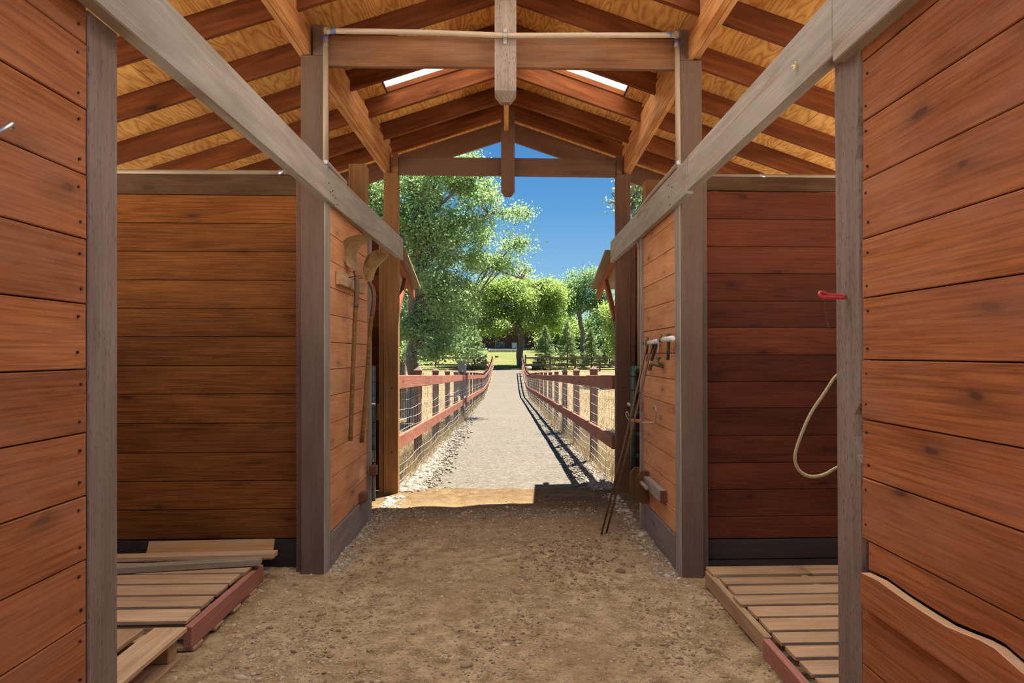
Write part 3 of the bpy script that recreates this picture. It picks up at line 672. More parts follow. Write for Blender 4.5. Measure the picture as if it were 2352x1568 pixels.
# tie beams and king posts
tb = empty('tie_beam', (0, 4.49, H + 1.8), 'brown tie beam spanning between the two dark pillars', 'beam')
za, zb_ = PZ(151, -1.1, 4.47), PZ(158, 1.1, 4.47)
bar('timber', (XPL + .004, 4.49, za + .096), (0, 4.49, (za + zb_) / 2 + .098), .04, .19, M['tie'], tb)
bar('timber', (.0, 4.49, (za + zb_) / 2 + .098), (XPR - .02, 4.49, zb_ + .094), .04, .19, M['tie'], tb)
tb2 = empty('tie_beam', (0, 7.03, H + 1.75), 'dark brown tie beam across the top of the barn exit', 'beam')
rbar('timber', (xgl + .003, 7.01, PZ(403, 0, 7.01)), (xgr - .003, 7.05, PZ(362, 0, 7.01)), M['gpostr'], tb2, 0)
def kingpost(label, px0, px1, y0, y1, pyb, pyt, ztop, mat):
    x0, x1 = PX(px0, y0), PX(px1, y0); zb = PZ(pyb, 0, y0); zt = PZ(pyt, 0, y0)
    cx = (x0 + x1) / 2; cy = (y0 + y1) / 2; k = .42
    v = []
    for z, s in ((ztop, 1), (zb, 1), (zt, k)):
        for sx, sy in ((-1, -1), (1, -1), (1, 1), (-1, 1)): v.append((cx + sx * s * (x1 - x0) / 2, cy + sy * s * (y1 - y0) / 2, z))
    f = [[0, 1, 2, 3]] + [[i * 4 + a, i * 4 + (a + 1) % 4, i * 4 + 4 + (a + 1) % 4, i * 4 + 4 + a] for i in (0, 1) for a in range(4)] + [[11, 10, 9, 8]]
    me = mesh('king_post', [mrot.inverted() @ Vector(q) for q in v], f)
    return tag(link('king_post', me, mat, None, mrot), label, 'post')
kingpost('grey-brown hanging king post with a pointed foot at the near tie beam', 1136, 1186, 4.335, 4.467, 207, 229, H + 2.172, M['post'])
kingpost('dark hanging king post with a pointed foot at the barn exit', 1151, 1182, 6.935, 7.008, 438, 450, H + 2.38, M['gpostr'])

# ------------------------------------------------------------------ lower awnings outside the gate
for s, xa, lab in ((-1, -1.115, 'left'), (1, 1.11, 'right')):
    r = empty('awning', (xa, 7.2, 2.2), 'small red-braced awning outside the end wall %s of the barn exit' % lab, 'awning')
    A = Vector((xa, 7.21, H + .99)); B = Vector((xa, 8.55, H + .70))
    up = Vector((0, .21, 1)).normalized()
    for dx in (0, .6, 1.2, 1.8):
        o_ = Vector((s * dx, 0, 0))
        bar('rafter', A + o_, B + o_, .04, .09, M['awn'], r, up)
        bar('brace', Vector((xa, 7.21, H + .36)) + o_, Vector((xa, 7.85, H + .80)) + o_, .04, .07, M['awn'], r, (0, -1, 1))
    A2 = A + up * .062 + Vector((s * .9, 0, 0)); B2 = B + up * .062 + Vector((s * .9, 0, 0)) - Vector((0, .12, -.025))
    bar('roof_panel', A2, B2, 2.0, .03, M['awnroof'], r, up)

# ------------------------------------------------------------------ pallets and loose boards
def pallet(label, x0, x1, ys, zt, st_x, th=.018, zb=0.0, matS=M['pallet'], along='x'):
    r = empty('pallet', ((x0 + x1) / 2, (ys[0][0] + ys[-1][1]) / 2, zb), label, 'pallet', None)
    return r
# left stall pallet (slats run across)
zp = .14
pl = empty('pallet', (-1.9, 3.75, 0), 'wooden pallet with wide slats on the left stall floor, loose boards lying on it', 'pallet')
def dzt(py, zt): return (H - zt) * F / (py - HY)
rows = [(1428, 1400), (1392, 1369), (1364, 1342), (1338, 1318), (1316, 1301), (1300, 1291)]
for (pn, pf) in rows:
    d0, d1 = dzt(pn, zp), dzt(pf, zp); y0_, y1_ = d0 + .075, d1 + .075
    j = random.uniform(-.012, .012)
    bar('slat', (-2.6, (y0_ + y1_) / 2, zp - .009), (-1.475 + j, (y0_ + y1_) / 2, zp - .009 + j * .3), (y1_ - y0_), .018, M['pallet'], pl, c=.002)
for i, x in enumerate((-1.455, -2.0, -2.55)):
    bar('stringer', (x, 3.30, .070), (x, 4.26, .070), .038, .10, M['pallet2'] if i == 0 else M['pallet'], pl, c=.003)
for y in (3.36, 3.6, 3.84, 4.08, 4.22): bar('bottom_slat', (-2.6, y, .012), (-1.43, y, .012), .1, .016, M['pallet'], pl, c=.002)
# nearer left pallet (slats run away from the camera)
pl2 = empty('pallet', (-1.9, 2.75, 0), 'second wooden pallet beside the near left post, its slats pointing away', 'pallet')
for i, (xa, xb) in enumerate(((-1.575, -1.43), (-1.76, -1.615), (-1.94, -1.80), (-2.12, -1.98), (-2.30, -2.16))):
    bar('slat', ((xa + xb) / 2 - .004, 2.10, zp - .008), ((xa + xb) / 2 + .004, 3.235 - .01 * i, zp - .006), xb - xa, .02, M['pallet'], pl2, c=.002)
for y in (3.17, 2.66, 2.15): bar('stringer', (-2.32, y, .073), (-1.46, y, .073), .08, .10, M['pallet'], pl2, c=.004)
for xa in (-1.50, -1.88, -2.26): bar('bottom_slat', (xa, 2.10, .013), (xa + .01, 3.20, .013), .1, .018, M['pallet'], pl2, c=.002)
def loose(label, a, b_, w_, h_, mat, up=(0, 0, 1)):
    return tag(bar('plank', a, b_, w_, h_, mat, None, up, .003), label, 'plank')
o = loose('orange-brown offcut leaning on the kick board behind the left pallet', pt(338, 1268, 4.47), pt(628, 1262, 4.53), .13, .02, M['orange'], up=(0, -.45, 1))
o.matrix_basis = frame(pt(338, 1268, 4.45), pt(628, 1261, 4.51), (0, -1, .62)); 
loose('grey plank lying across the left pallet', (PX(262, 4.02), 4.06, zp + .021), (PX(600, 4.17), 4.17, zp + .026), .07, .036, M['grey'])
loose('tan plank lying along the kick board, its end sticking past the pallet', (-2.5, 4.29, zp + .016), (PX(634, 4.33), 4.33, zp + .02), .085, .03, M['pallet'])
# right pallet
pr = empty('pallet', (1.75, 3.55, -.03), 'rough narrow-slatted wooden pallet on the right stall floor', 'pallet')
zp2 = .07
rows = [(1299, 1317), (1324, 1338), (1343, 1361), (1365, 1385), (1390, 1412), (1417, 1443), (1449, 1472), (1479, 1505), (1513, 1544), (1552, 1586), (1597, 1634), (1647, 1690)]
for i, (pf, pn) in enumerate(rows):
    d1, d0 = dzt(pf, zp2), dzt(pn, zp2); y1_, y0_ = d1 - .07, d0 - .07
    xl = 1.225 + (.012 if i % 3 else -.01) + (0.02 if i in (6, 9) else 0)
    bar('slat', (xl, (y0_ + y1_) / 2, zp2 - .009), (2.35, (y0_ + y1_) / 2 + random.uniform(-.004, .004), zp2 - .009), y1_ - y0_, .018, M['pallet'], pr, c=.002)
bar('stringer', (1.222, 3.25, .004), (1.222, 4.25, .006), .035, .095, M['pallet'], pr, c=.006)['label'] = 'rough splintered stringer'
bar('stringer', (1.202, 2.3, .0), (1.206, 3.24, .002), .035, .088, M['pallet2'], pr, c=.003)['label'] = 'red-brown stringer'
for x in (1.76, 2.3): bar('stringer', (x, 2.3, .01), (x, 4.25, .01), .04, .10, M['pallet'], pr)

# ------------------------------------------------------------------ plumbing
def elbow(root, P, rad=.021): 
    return tube('elbow', smooth_path(P, 4), rad, M['pvc'], root, 12)
yb_ = 4.315
pp = empty('water_pipe', (0, yb_, H + 1.9), 'dusty pvc water pipe looping over the near tie beam and down both pillars', 'pipe')
def P3(px, py, y=yb_): return pt(px, py, y)
# left drop runs on the pillar face, bends to the beam height and across
lt = P3(751, 74, 4.40); lt2 = P3(751, 380, 4.40)
xl_ = XPL + .021
L0 = Vector((xl_, 4.42, PZ(395, xl_, 4.42))); L1 = Vector((xl_, 4.42, PZ(78, xl_, 4.42))); L2 = Vector((xl_ + .03, 4.42 - .09, PZ(70, xl_, 4.33)))
mid = Vector((PX(1160, 4.31), 4.312, PZ(81, 0, 4.312)))
xr_ = XPR - .041
R1 = Vector((xr_, 4.42, PZ(86, xr_, 4.42))); R0 = Vector((xr_ + .008, 4.42, PZ(385, xr_, 4.42))); R2 = Vector((xr_ - .03, 4.33, PZ(80, xr_, 4.33)))
tube('pipe', [L0, L1], .0165, M['pvc'], pp, 12)
elbow(pp, [L1, L1 + Vector((.004, -.02, .02)), L2])
tube('pipe', smooth_path([L2, (L2 + mid) / 2 + Vector((0, 0, .006)), mid], 6), .0165, M['pvc'], pp, 12)
tube('pipe', smooth_path([mid, (R2 + mid) / 2, R2], 6), .0165, M['pvc'], pp, 12)
elbow(pp, [R2, R1 + Vector((-.004, -.02, .02)), R1])
tube('pipe', [R1, R0], .0165, M['pvc'], pp, 12)
ztl = H + 1.18
tube('pipe', smooth_path([L0, Vector((xl_ - .002, 4.44, ztl)), Vector((xl_ - .0, 4.60, ztl)), Vector((-1.115, 4.95, ztl)), ], 5), .0165, M['pvc'], pp, 12)
ztr = H + 1.195
yv = YX(1467, XPR - .02)
tube('pipe', smooth_path([R0, Vector((xr_ + .01, 4.46, ztr)), Vector((xr_ + .012, 4.7, ztr)), Vector((1.085, 5.3, ztr - .005)), Vector((1.10, 5.86, ztr - .01))], 5), .0165, M['pvc'], pp, 12)
for P_ in (L1 - Vector((0, 0, .02)), L2 + Vector((.04, 0, .0)), L0 + Vector((0, 0, .03)), R2 + Vector((-.04, 0, .0)), R1 - Vector((0, 0, .03))):
    ax = Vector((0, 0, .014)) if abs(P_.y - 4.42) < .01 else Vector((.016, 0, 0))
    tube('primer_band', [P_ - ax, P_ + ax], .0178, M['glue'], pp, 12)
for P_, ax in ((L1 - Vector((0, 0, .07)), 'z'), (L0 + Vector((0, 0, .06)), 'z'), (mid, 'x'), (R1 - Vector((0, 0, .05)), 'z'), (R0 + Vector((0, 0, .03)), 'z')):
    mb = MB(); a = Vector((.011, 0, 0)) if ax == 'x' else Vector((0, 0, .011))
    mb.tube([P_ - a, P_ + a], .0195, 12)
    if ax == 'x': mb.box(P_ + Vector((0, .012, -.045)), P_ + Vector((0, .012, .045)), .02, .004, (0, 1, 0))
    mb.build('pipe_strap', M['steel'], pp)
q = empty('wall_pipe', (-1.9, YB, H + 1.18), 'dusty pvc pipe lying along the top of the left stall wall', 'pipe')
tube('pipe', [(-3.0, YB + .012, PZ(392, -3.0, YB)), (-1.31, YB + .012, PZ(400, -1.3, YB) + .012)], .0165, M['pvc'], q, 10)
tube('coupling', [(PX(640, YB), YB + .012, PZ(399, -1.45, YB) + .012), (PX(652, YB), YB + .012, PZ(399, -1.45, YB) + .012)], .0195, M['steel'], q, 10)
q = empty('wall_pipe', (1.9, YB, H + 1.18), 'dusty pvc pipe lying along the top of the right stall wall', 'pipe')
tube('pipe', [(1.31, YB + .008, PZ(404, 1.3, YB)), (3.0, YB + .008, PZ(403, 2.0, YB))], .0165, M['pvc'], q, 10)
tube('coupling', [(PX(1745, YB), YB + .008, PZ(404, 1.6, YB)), (PX(1757, YB), YB + .008, PZ(404, 1.6, YB))], .020, M['steel'], q, 10)
q = empty('conduit', (XPR - .02, yer + .03, 1.3), 'pale vertical conduit at the far end of the faucet wall', 'pipe')
xc = PX(1467.5, 5.80)
tube('pipe', [(xc, 5.80, PZ(842, xc, 5.8)), (xc, 5.80, H + .92)], .0125, M['pvc'], q, 10)
tube('coupling', [(xc, 5.80, PZ(555, xc, 5.8)), (xc, 5.80, PZ(568, xc, 5.8))], .017, M['pvc'], q, 10)
tube('foot_fitting', [(xc - .03, 5.80, PZ(846, xc, 5.8)), (xc + .03, 5.80, PZ(846, xc, 5.8))], .022, M['green'], q, 10)
# valve manifold
xv = XPR - .065
def PV(px, py, dx=0): return ptx(px, py, xv + dx)
vm_ = empty('valve_manifold', PV(1515, 780), 'white pipe stubs with ball valves and dark wrapped drops on the right wall', 'valve')
tube('pipe', [PV(1491, 787), PV(1513, 783)], .017, M['pvcw'], vm_, 12)
tube('pipe', [PV(1523, 780), PV(1545, 777)], .018, M['pvcw'], vm_, 12)
tube('pipe', [PV(1480, 788), PV(1491, 787)], .014, M['foam'], vm_, 10)
for a, b_ in ((1487, 786), (1518, 781)):
    c = PV(a, b_)
    tube('valve_body', [c - Vector((0, .05, .002)), c + Vector((0, .05, .002))], [.016, .016], M['brass'], vm_, 8)
    tube('valve_stem', [c, c + Vector((0, 0, .04))], .009, M['brass'], vm_, 8)
    bar('lever', c + Vector((-.022, -.01, -.085)), c + Vector((-.02, -.01, .012)), .012, .004, M['steel'], vm_, (1, 0, 0), .001)
c = PV(1535, 777); tube('valve_stem', [c, c + Vector((0, 0, .035))], .010, M['brass'], vm_, 8)
tube('tee_handle', [c + Vector((0, -.05, .03)), c + Vector((0, .05, .026))], .007, M['brass'], vm_, 8)
for a, b_, e_, g_ in ((1508, 792, 1497, 826), (1501, 792, 1486, 826), (1536, 783, 1534, 826), (1487, 790, 1484, 812)):
    tube('wrapped_drop', [PV(a, b_, .02), PV(e_, g_, .02)], .0115, M['foam'], vm_, 8)
# faucet
fa = empty('faucet', PV(1515, 838), 'old brass garden faucet on the right wall under the valves', 'faucet')
w0 = ptx(1521, 838, XPR - .01); s0 = PV(1512, 838)
tube('body', [w0, s0, s0 + Vector((-.008, -.0, .0))], [.013, .016, .012], M['brass'], fa, 10)
tube('wall_flange', [ptx(1522, 838, XPR - .002), ptx(1521, 838, XPR - .012)], .024, M['brass'], fa, 12)
tube('spout', smooth_path([s0, s0 + Vector((-.03, .05, .006)), s0 + Vector((-.04, .085, -.015)), s0 + Vector((-.04, .09, -.04))], 4), [.014] * 12 + [.011], M['brass'], fa, 10)
tube('stem', [s0, s0 + Vector((-.0, .01, .045))], .008, M['brass'], fa, 8)
tube('hand_wheel', [s0 + Vector((0, -.055, .047)), s0 + Vector((0, .07, .047))], .007, M['green'], fa, 8)

# ------------------------------------------------------------------ shovels on the left wall
mbk = empty('mounting_block', (XPL + .03, 5.1, 1.9), 'short wooden block nailed to the left wall behind the shovels', 'block')
ya, yb2 = YX(784, XPL + .043), YX(838, XPL + .043)
zc = PZ(637, XPL + .043, ya)
rbar('timber', (XPL + .006, ya, zc - .045), (XPL + .043, yb2, zc + .045), M['pallet'], mbk, 1)
for yy in (ya + .22, ya + .36): tube('nail', [(XPL + .03, yy, zc + .02), (XPL + .11, yy - .02, zc + .035)], .003, M['iron'], mbk, 6)
def shovel(label, hp, np_, tip, wtip, wbase, lean):
    """hp: handle points bottom..top, then neck path to blade base; blade from base to tip"""
    r = empty('shovel', hp[0], label, 'shovel')
    tube('handle', smooth_path(hp, 4), .0155, M['handle'], r, 12)
    tube('socket', smooth_path(np_, 4), [.0175] * (len(smooth_path(np_, 4)) - 4) + [.016, .015, .014, .016], M['rust'], r, 12)
    base = Vector(np_[-1]); tip = Vector(tip); ax = (tip - base); L_ = ax.length; ax.normalize()
    sd = Vector(wbase).normalized(); nr = ax.cross(sd).normalized()
    nu, nv_ = 9, 12; v = []; f = []
    for side in (0, 1):
        for j in range(nv_ + 1):
            t = j / nv_
            w_ = wtip * (min(1, .35 + t * 5) if t < .13 else 1.0) * (math.sqrt(max(0, 1 - ((t - .62) / .40) ** 2)) if t > .62 else 1)
            w_ = max(w_, .004)
            for i in range(nu):
                u = (i / (nu - 1)) * 2 - 1
                bow = lean * math.sin(t * math.pi) * .10 * L_ / .28
                dish = .024 * (u * u) * (1 - t * .5)
                v.append(base + ax * (L_ * t) + sd * (u * w_) + nr * (bow + dish + side * .0022))
    K = nu * (nv_ + 1)
    for side in (0, 1):
        for j in range(nv_):
            for i in range(nu - 1):
                a = side * K + j * nu + i; q_ = [a, a + 1, a + nu + 1, a + nu]; f.append(q_ if side else q_[::-1])
    for j in range(nv_):
        for i in (0, nu - 1):
            a = j * nu + i; f.append([a, a + nu, a + nu + K, a + K])
    link('blade', mesh('blade', v, f, True), M['blade'], r)
    return r
y1s, y2s = 5.03, 5.52
shovel('shovel with a broad curved blade hanging left of the other on the board wall',
       [pt(805, 1012, y1s), pt(809, 900, y1s), pt(815, 740, y1s), pt(818, 700, y1s)],
       [pt(817.5, 706, y1s), pt(819.5, 660, y1s), pt(819, 637, y1s + .01), pt(815, 622, y1s + .02)],
       pt(848, 543, y1s - .03), .098, (.36, .93, -.12), 1.0)
shovel('shovel with a pointed blade hanging nearer the barn exit',
       [pt(831.5, 1016, y2s), pt(842, 880, y2s), pt(851, 750, y2s), pt(855, 720, y2s)],
       [pt(854.5, 726, y2s), pt(858.5, 690, y2s), pt(857, 665, y2s), pt(848, 648, y2s + .01)],
       pt(892, 579, y2s - .05), .088, (.30, .9, -.35), .6)
# small blocks at the wall foot on the left
for (a, b_, c_, d_, lab) in ((827, 1134, 839, 1156, 'small dark wooden stop block low on the left wall'), (843, 1071, 856, 1093, 'small dark wooden stop block on the left wall end trim')):
    x1_ = XPL + .085 if a > 840 else XPL + .055
    y_ = YX(c_, x1_)
    if a > 840: y_ = 5.75
    z1_, z0_ = PZ(b_, x1_, y_), PZ(d_, x1_, y_)
    xx0 = XPL + .034 if a > 840 else XPL + .004
    tag(rbar('stop_block', (xx0, y_, z0_), (x1_, y_ + .1, z1_), M['dkblock'], None, 1), lab, 'block')
hk = empty('latch_hook', (XPL + .05, 5.8, 1.0), 'small wire latch hook on the left wall end trim', 'hook')
xh = XPL + .034
tube('wire', smooth_path([Vector((xh, 5.83, PZ(1035, xh, 5.83))), Vector((xh + .012, 5.84, PZ(1038, xh, 5.83))), Vector((xh + .012, 5.86, PZ(1058, xh, 5.83))), Vector((xh + .012, 5.82, PZ(1058, xh, 5.83))), Vector((xh + .008, 5.815, PZ(1040, xh, 5.83)))], 4), .003, M['steel'], hk, 6)

# ------------------------------------------------------------------ right side wall fittings
def octplate(label, px0, px1, py0, py1, y, th):
    x0, x1 = PX(px0, y), PX(px1, y); z1_, z0_ = PZ(py0, x0, y), PZ(py1, x0, y); c = (x1 - x0) * .36
    prof = [(x0 + c, z1_), (x1, z1_), (x1, z0_), (x0 + c, z0_), (x0, z0_ + c * 1.3), (x0, z1_ - c * 1.3)]
    v = [(x, y, z) for x, z in prof] + [(x, y + th, z) for x, z in prof]; n = 6
    f = [list(range(6)), list(range(6, 12))[::-1]] + [[i, i + 6, (i + 1) % 6 + 6, (i + 1) % 6] for i in range(6)]
    return tag(link('gate_stop', mesh('gate_stop', [mrot.inverted() @ Vector(q) for q in v], f), M['dkblock'], None, mrot), label, 'bracket')
octplate('chamfered wooden gate stop plate nearer the faucet wall corner', 1464, 1491, 1083, 1157, 5.46, .036)
octplate('chamfered wooden gate stop plate standing behind its twin', 1448, 1476, 1074, 1142, 5.86, .036)
lb = empty('bar_holder', (XPR - .03, 5.2, .35), 'grey wooden block with a round peg low on the right wall', 'block')
yk = YX(1518, XPR - .045)
zk0, zk1 = PZ(1155, XPR - .05, yk), PZ(1127, XPR - .05, yk)
rbar('timber', (XPR - .05, yk, zk0), (XPR - .006, 5.455, zk1), M['header'], lb, 1)
tube('peg', [(XPR - .075, 5.20, (zk0 + zk1) / 2 - .005), (XPR - .07, 5.45, (zk0 + zk1) / 2 - .004)], .015, M['header'], lb, 10)
rbar('end_cap', (XPR - .0505, yk - .003, zk0 - .0005), (XPR - .0055, yk, zk1 + .0005), M['dkblock'], lb, 2, .001)
# hook rack
hr = empty('hook_rack', (1.06, 5.6, 1.0), 'bent steel wire tool hook on the end of the right wall', 'hook')
def Q(px, py, x): return ptx(px, py, x)
xk = XPR - .04
k1 = Q(1506, 968, xk); k2 = Q(1478, 969, xk)
tube('wire', smooth_path([Q(1500, 938, xk), Q(1503, 932, xk), Q(1507, 940, xk), Q(1505, 966, xk), Q(1498, 969, xk), Q(1484, 969, xk), Q(1474, 970, xk)], 4), .0045, M['steel'], hr, 8)
yk2 = 5.62
tube('wire', smooth_path([pt(1474, 970, yk2), pt(1462, 968, yk2), pt(1448, 966, yk2), pt(1440, 958, yk2), pt(1438, 948, yk2), pt(1442, 946, yk2), pt(1444, 956, yk2)], 4), .0045, M['steel'], hr, 8)
bar('wood_cleat', pt(1447, 965, 5.63), pt(1474, 967, 5.63), .03, .024, M['pallet'], hr)
tube('bolt', [pt(1441, 926, 6.98), pt(1449, 932, 6.98)], .016, M['white'], hr, 8)
# iron bars leaning
for (a, b_, lab) in (((1381, 1229), (1487, 788), 'rusty iron bar leaning on the hook, left of the pair'), ((1392, 1227), (1497, 792), 'rusty iron bar leaning on the hook, right of the pair')):
    yb0 = (H + .01 + .03) * F / (b_[1] * 0 + a[1] - HY) - T * .7
    P0 = pt(a[0], a[1], yb0); P1 = ptx(b_[0], b_[1], xk - .035)
    tag(tube('iron_bar', [P0, P0.lerp(P1, .5) + Vector((.006, 0, -.008)), P1], .0085, M['rust'], None, 8), lab, 'bar')

# ------------------------------------------------------------------ near right post fittings
xq = XRW - .0
rh = empty('vinyl_hook', ptx(1945, 681, xq), 'red vinyl-coated hook screwed into the near right post', 'hook')
yh = YX(1945, xq)
tube('screw', [Vector((xq + .01, yh, PZ(681, xq, yh))), Vector((xq - .02, yh + .005, PZ(681, xq, yh)))], .003, M['steel'], rh, 8)
P_ = [pt(1942, 680, yh), pt(1925, 678, yh), pt(1905, 677, yh), pt(1888, 671, yh), pt(1882, 673, yh - .01), pt(1888, 681, yh - .015), pt(1910, 683, yh - .015), pt(1940, 684, yh - .01)]
tube('grip', smooth_path(P_, 4), .0055, M['red'], rh, 8)
tw = tag(tube('twine', smooth_path([pt(1893, 684, yh), pt(1895, 705, yh), pt(1900, 735, yh), pt(1906, 762, yh), pt(1915, 786, yh)], 4), .0013, M['dkblock'], None, 5), 'thin frayed twine dangling from the red hook', 'twine')
rp_ = smooth_path([Vector((1.235, 2.47, PZ(840, 1.235, 2.47))), pt(1922, 862, 2.47), pt(1896, 899, 2.47), pt(1862, 950, 2.48), pt(1838, 1005, 2.48), pt(1826, 1048, 2.48), pt(1834, 1078, 2.48), pt(1860, 1094, 2.47), pt(1892, 1090, 2.46), pt(1925, 1073, 2.45), Vector((1.24, 2.44, PZ(1060, 1.24, 2.44)))], 6)
tag(tube('rope', rp_, .0062, M['rope'], None, 8), 'olive braided rope loop hanging behind the near right post', 'rope')
yt = YX(1828, 1.066); mb = MB(); c = ptx(1828, 152, 1.064)
for k in range(7):
    d = Vector((random.uniform(-.012, .0), random.uniform(-.02, .02), random.uniform(-.022, .02))); mb.tube([c, c + d * .6, c + d + Vector((0, .004, -.004))], .0028, 5)
tag(mb.build('twine_tuft', M['yellow']), 'yellow scrap of twine nailed on the right header beam', 'twine')
lh = empty('wall_hook', (XLW + .02, 1.6, 1.9), 'steel screw hook on the near left wall', 'hook')
yw = YX(26, XLW + .03)
tube('wire', smooth_path([ptx(-60, 330, XLW), ptx(-30, 318, XLW + .02), ptx(2, 299, XLW + .035), ptx(20, 289, XLW + .04), ptx(27, 284, XLW + .036), ptx(29, 290, XLW + .028), ptx(24, 296, XLW + .022)], 5), .0055, M['steel'], lh, 10)

# ------------------------------------------------------------------ green tube gates standing open
def tubegate(label, s, xe, y, ztop, zbot, latch):
    r = empty('tube_gate', (xe, y, zbot), label, 'gate'); R_ = .026
    tube('end_tube', [(xe, y, zbot), (xe, y, ztop)], R_, M['green'], r, 12)
    tube('end_tube', [(xe + s * 1.5, y, zbot), (xe + s * 1.5, y, ztop)], R_, M['green'], r, 12)
    for k in range(6):
        z = zbot + .04 + (ztop - zbot - .08) * k / 5; tube('rail', [(xe, y, z), (xe + s * 1.5, y, z)], .018, M['green'], r, 10)
    if latch:
        bar('latch_bar', (xe - .03, y - .03, PZ(929, xe, y)), (xe - s * -.02 + (-.0), y - .03, PZ(929, xe, y)), .03, .025, M['white'], r)
        tube('latch_pin', [(xe - s * .03, y - .03, PZ(927, xe, y)), (xe + s * .06, y - .03, PZ(927, xe, y))], .008, M['white'], r, 8)
        bar('wood_latch', (xe - s * .045, y + .01, PZ(928, xe, y)), (xe - s * .04, y + .01, PZ(965, xe, y)), .02, .02, M['dkblock'], r, (0, 1, 0))
    for k in range(9):
        z = zbot + .1 + k * .12; tube('clip_ring', [(xe, y, z), (xe, y, z + .008)], R_ + .002, M['iron'], r, 10)
    return r
tubegate('dark green tube gate standing open behind the shovel wall', -1, PX(856, 6.4), 6.4, PZ(840, -1.2, 6.4), .05, True)
tubegate('dark green tube gate standing open behind the right gate post', 1, PX(1455, 6.3), 6.3, PZ(840, 1.15, 6.3), .22, False)

# ------------------------------------------------------------------ path fences
posts_y = [9.45 + 2.35 * k for k in range(20)]
def rail_z(y, base): return gz(0, y) + base
def railpath(s, y):   # fence line x, opening slightly with distance at the rise
    return s * (1.085 + .0 * y) + (.12 * max(0, (y - 38) / 20))
def cap_mesh():
    h = .065; v = [(-h, -h, 0), (h, -h, 0), (h, h, 0), (-h, h, 0), (-h, -h, .02), (h, -h, .02), (h, h, .02), (-h, h, .02), (0, 0, .075)]
    return mesh('post_cap', v, [[3, 2, 1, 0], [0, 1, 5, 4], [1, 2, 6, 5], [2, 3, 7, 6], [3, 0, 4, 7], [4, 5, 8], [5, 6, 8], [6, 7, 8], [7, 4, 8]])
capme = cap_mesh(); capme.materials.append(M['capw'])
for s, lab in ((-1, 'left'), (1, 'right')):
    fr_ = empty('fence', (s * 1.1, 7.2, 0), 'red-railed wire fence running along the %s side of the gravel path' % lab, 'fence')
    for k, y in enumerate(posts_y):
        x = railpath(s, y) + s * .085; g = gz(x, y)
        zt = gz(0, y) + 1.21 + random.uniform(-.01, .01)
        bar('fence_post', (x, y, g - .1), (x, y, zt), .095, .095, M['fpost'], fr_, (0, 1, 0), .004)
        o = link('post_cap', capme, None, fr_, Matrix.Translation((x, y, zt)) @ Matrix.Scale(.85, 4))
    ends = [7.12] + posts_y
    for k in range(len(ends) - 1):
        a, b_ = ends[k], ends[k + 1]
        for hh, t2 in ((1.079, 0), (.468, 1)):
            j = random.uniform(-.008, .008)
            bar('rail', (railpath(s, a + .002), a + .002, rail_z(a, hh) + j), (railpath(s, b_ - .002), b_ - .002, rail_z(b_, hh) + j), .038, .138, M['rail'], fr_, c=.005)
    mb = MB()
    for hh in (.03, .12, .21, .30, .40, .56, .67, .78, .89, .98):
        pth = []
        for y in np.arange(7.15, 54, .4 if hh else .4):
            pth.append((railpath(s, y) + s * .030 + .006 * math.sin(y * 5 + hh * 20), y, gz(0, y) + hh + .012 * math.sin(y * 2.7 + hh * 9)))
        mb.tube(pth, .0022, 4, False)
    y = 7.2
    while y < 54:
        if y < 22 or random.random() < .35:
            x = railpath(s, y) + s * .030; b0 = .008 * math.sin(y * 7); mb.tube([(x, y, gz(0, y)), (x - s * .0 + b0, y + .01, gz(0, y) + .5), (x, y - .006, gz(0, y) + 1.02)], .0014, 3, False)
        y += .10 if s > 0 else .13
    mb.build('wire_mesh', M['wire'], fr_)['kind'] = 'stuff'
# cross fences at the end of the path
def crossfence(label, xs, y, side):
    r = empty('field_fence', (xs[0], y, gz(xs[0], y)), label, 'fence')
    for x in xs:
        rbar('fence_post', (x - .06, y - .06, gz(x, y) - .1), (x + .06, y + .06, gz(0, y) + 1.27 - (.12 if x != xs[0] else 0)), M['farfence'], r, 2)
    for a, b_ in zip(xs[:-1], xs[1:]):
        for hh in (1.02, .48): bar('rail', (a, y - .08, gz(0, y) + hh), (b_, y - .08, gz(0, y) + hh), .05, .13, M['farfence'], r)
    return r
xc0 = PX(1207, 55.5); crossfence('brown two-rail field fence right of the path end', [xc0 + 1.95 * k for k in range(9)], 55.5, 1)
xc1 = PX(1116, 55.5); crossfence('brown two-rail field fence left of the path end', [xc1 - 1.95 * k for k in range(9)], 55.5, -1)

# ------------------------------------------------------------------ house beyond the lawn
YH = 98.0
def hx(px): return PX(px, YH)
gH = PZ(805, 0, YH)
hs = empty('house', (hx(1170), YH + 4, gH), 'brown single-storey house behind the oak at the top of the lawn', 'house')
M['hwall'] = wood('brown house siding', (.10, .05, .045), (.18, .09, .075), knots=0, var=.2)
M['hroof'] = plain('grey-brown shingles', (.34, .27, .22), .9, var=.3, scale=2)
M['glassd'] = plain('dark window glass', (.05, .08, .12), .08, 0, var=.1, scale=2)
M['slate'] = plain('blue-grey foundation', (.28, .30, .34), .8, var=.1, scale=2)
xa, xb = hx(1085), hx(1260)
for i in range(14):
    z = gH + .35 + i * .2
    rbar('siding_board', (xa, YH + random.uniform(0, .01), z), (xb, YH + .2, z + .194), M['hwall'], hs, 0)
rbar('wall', (xa + .05, YH + .18, gH + .3), (xb - .05, YH + 7, gH + 3.14), M['hwall'], hs, 0)
rbar('foundation', (xa - .02, YH - .05, gH - .6), (xb, YH + .15, gH + .35), M['slate'], hs, 0)
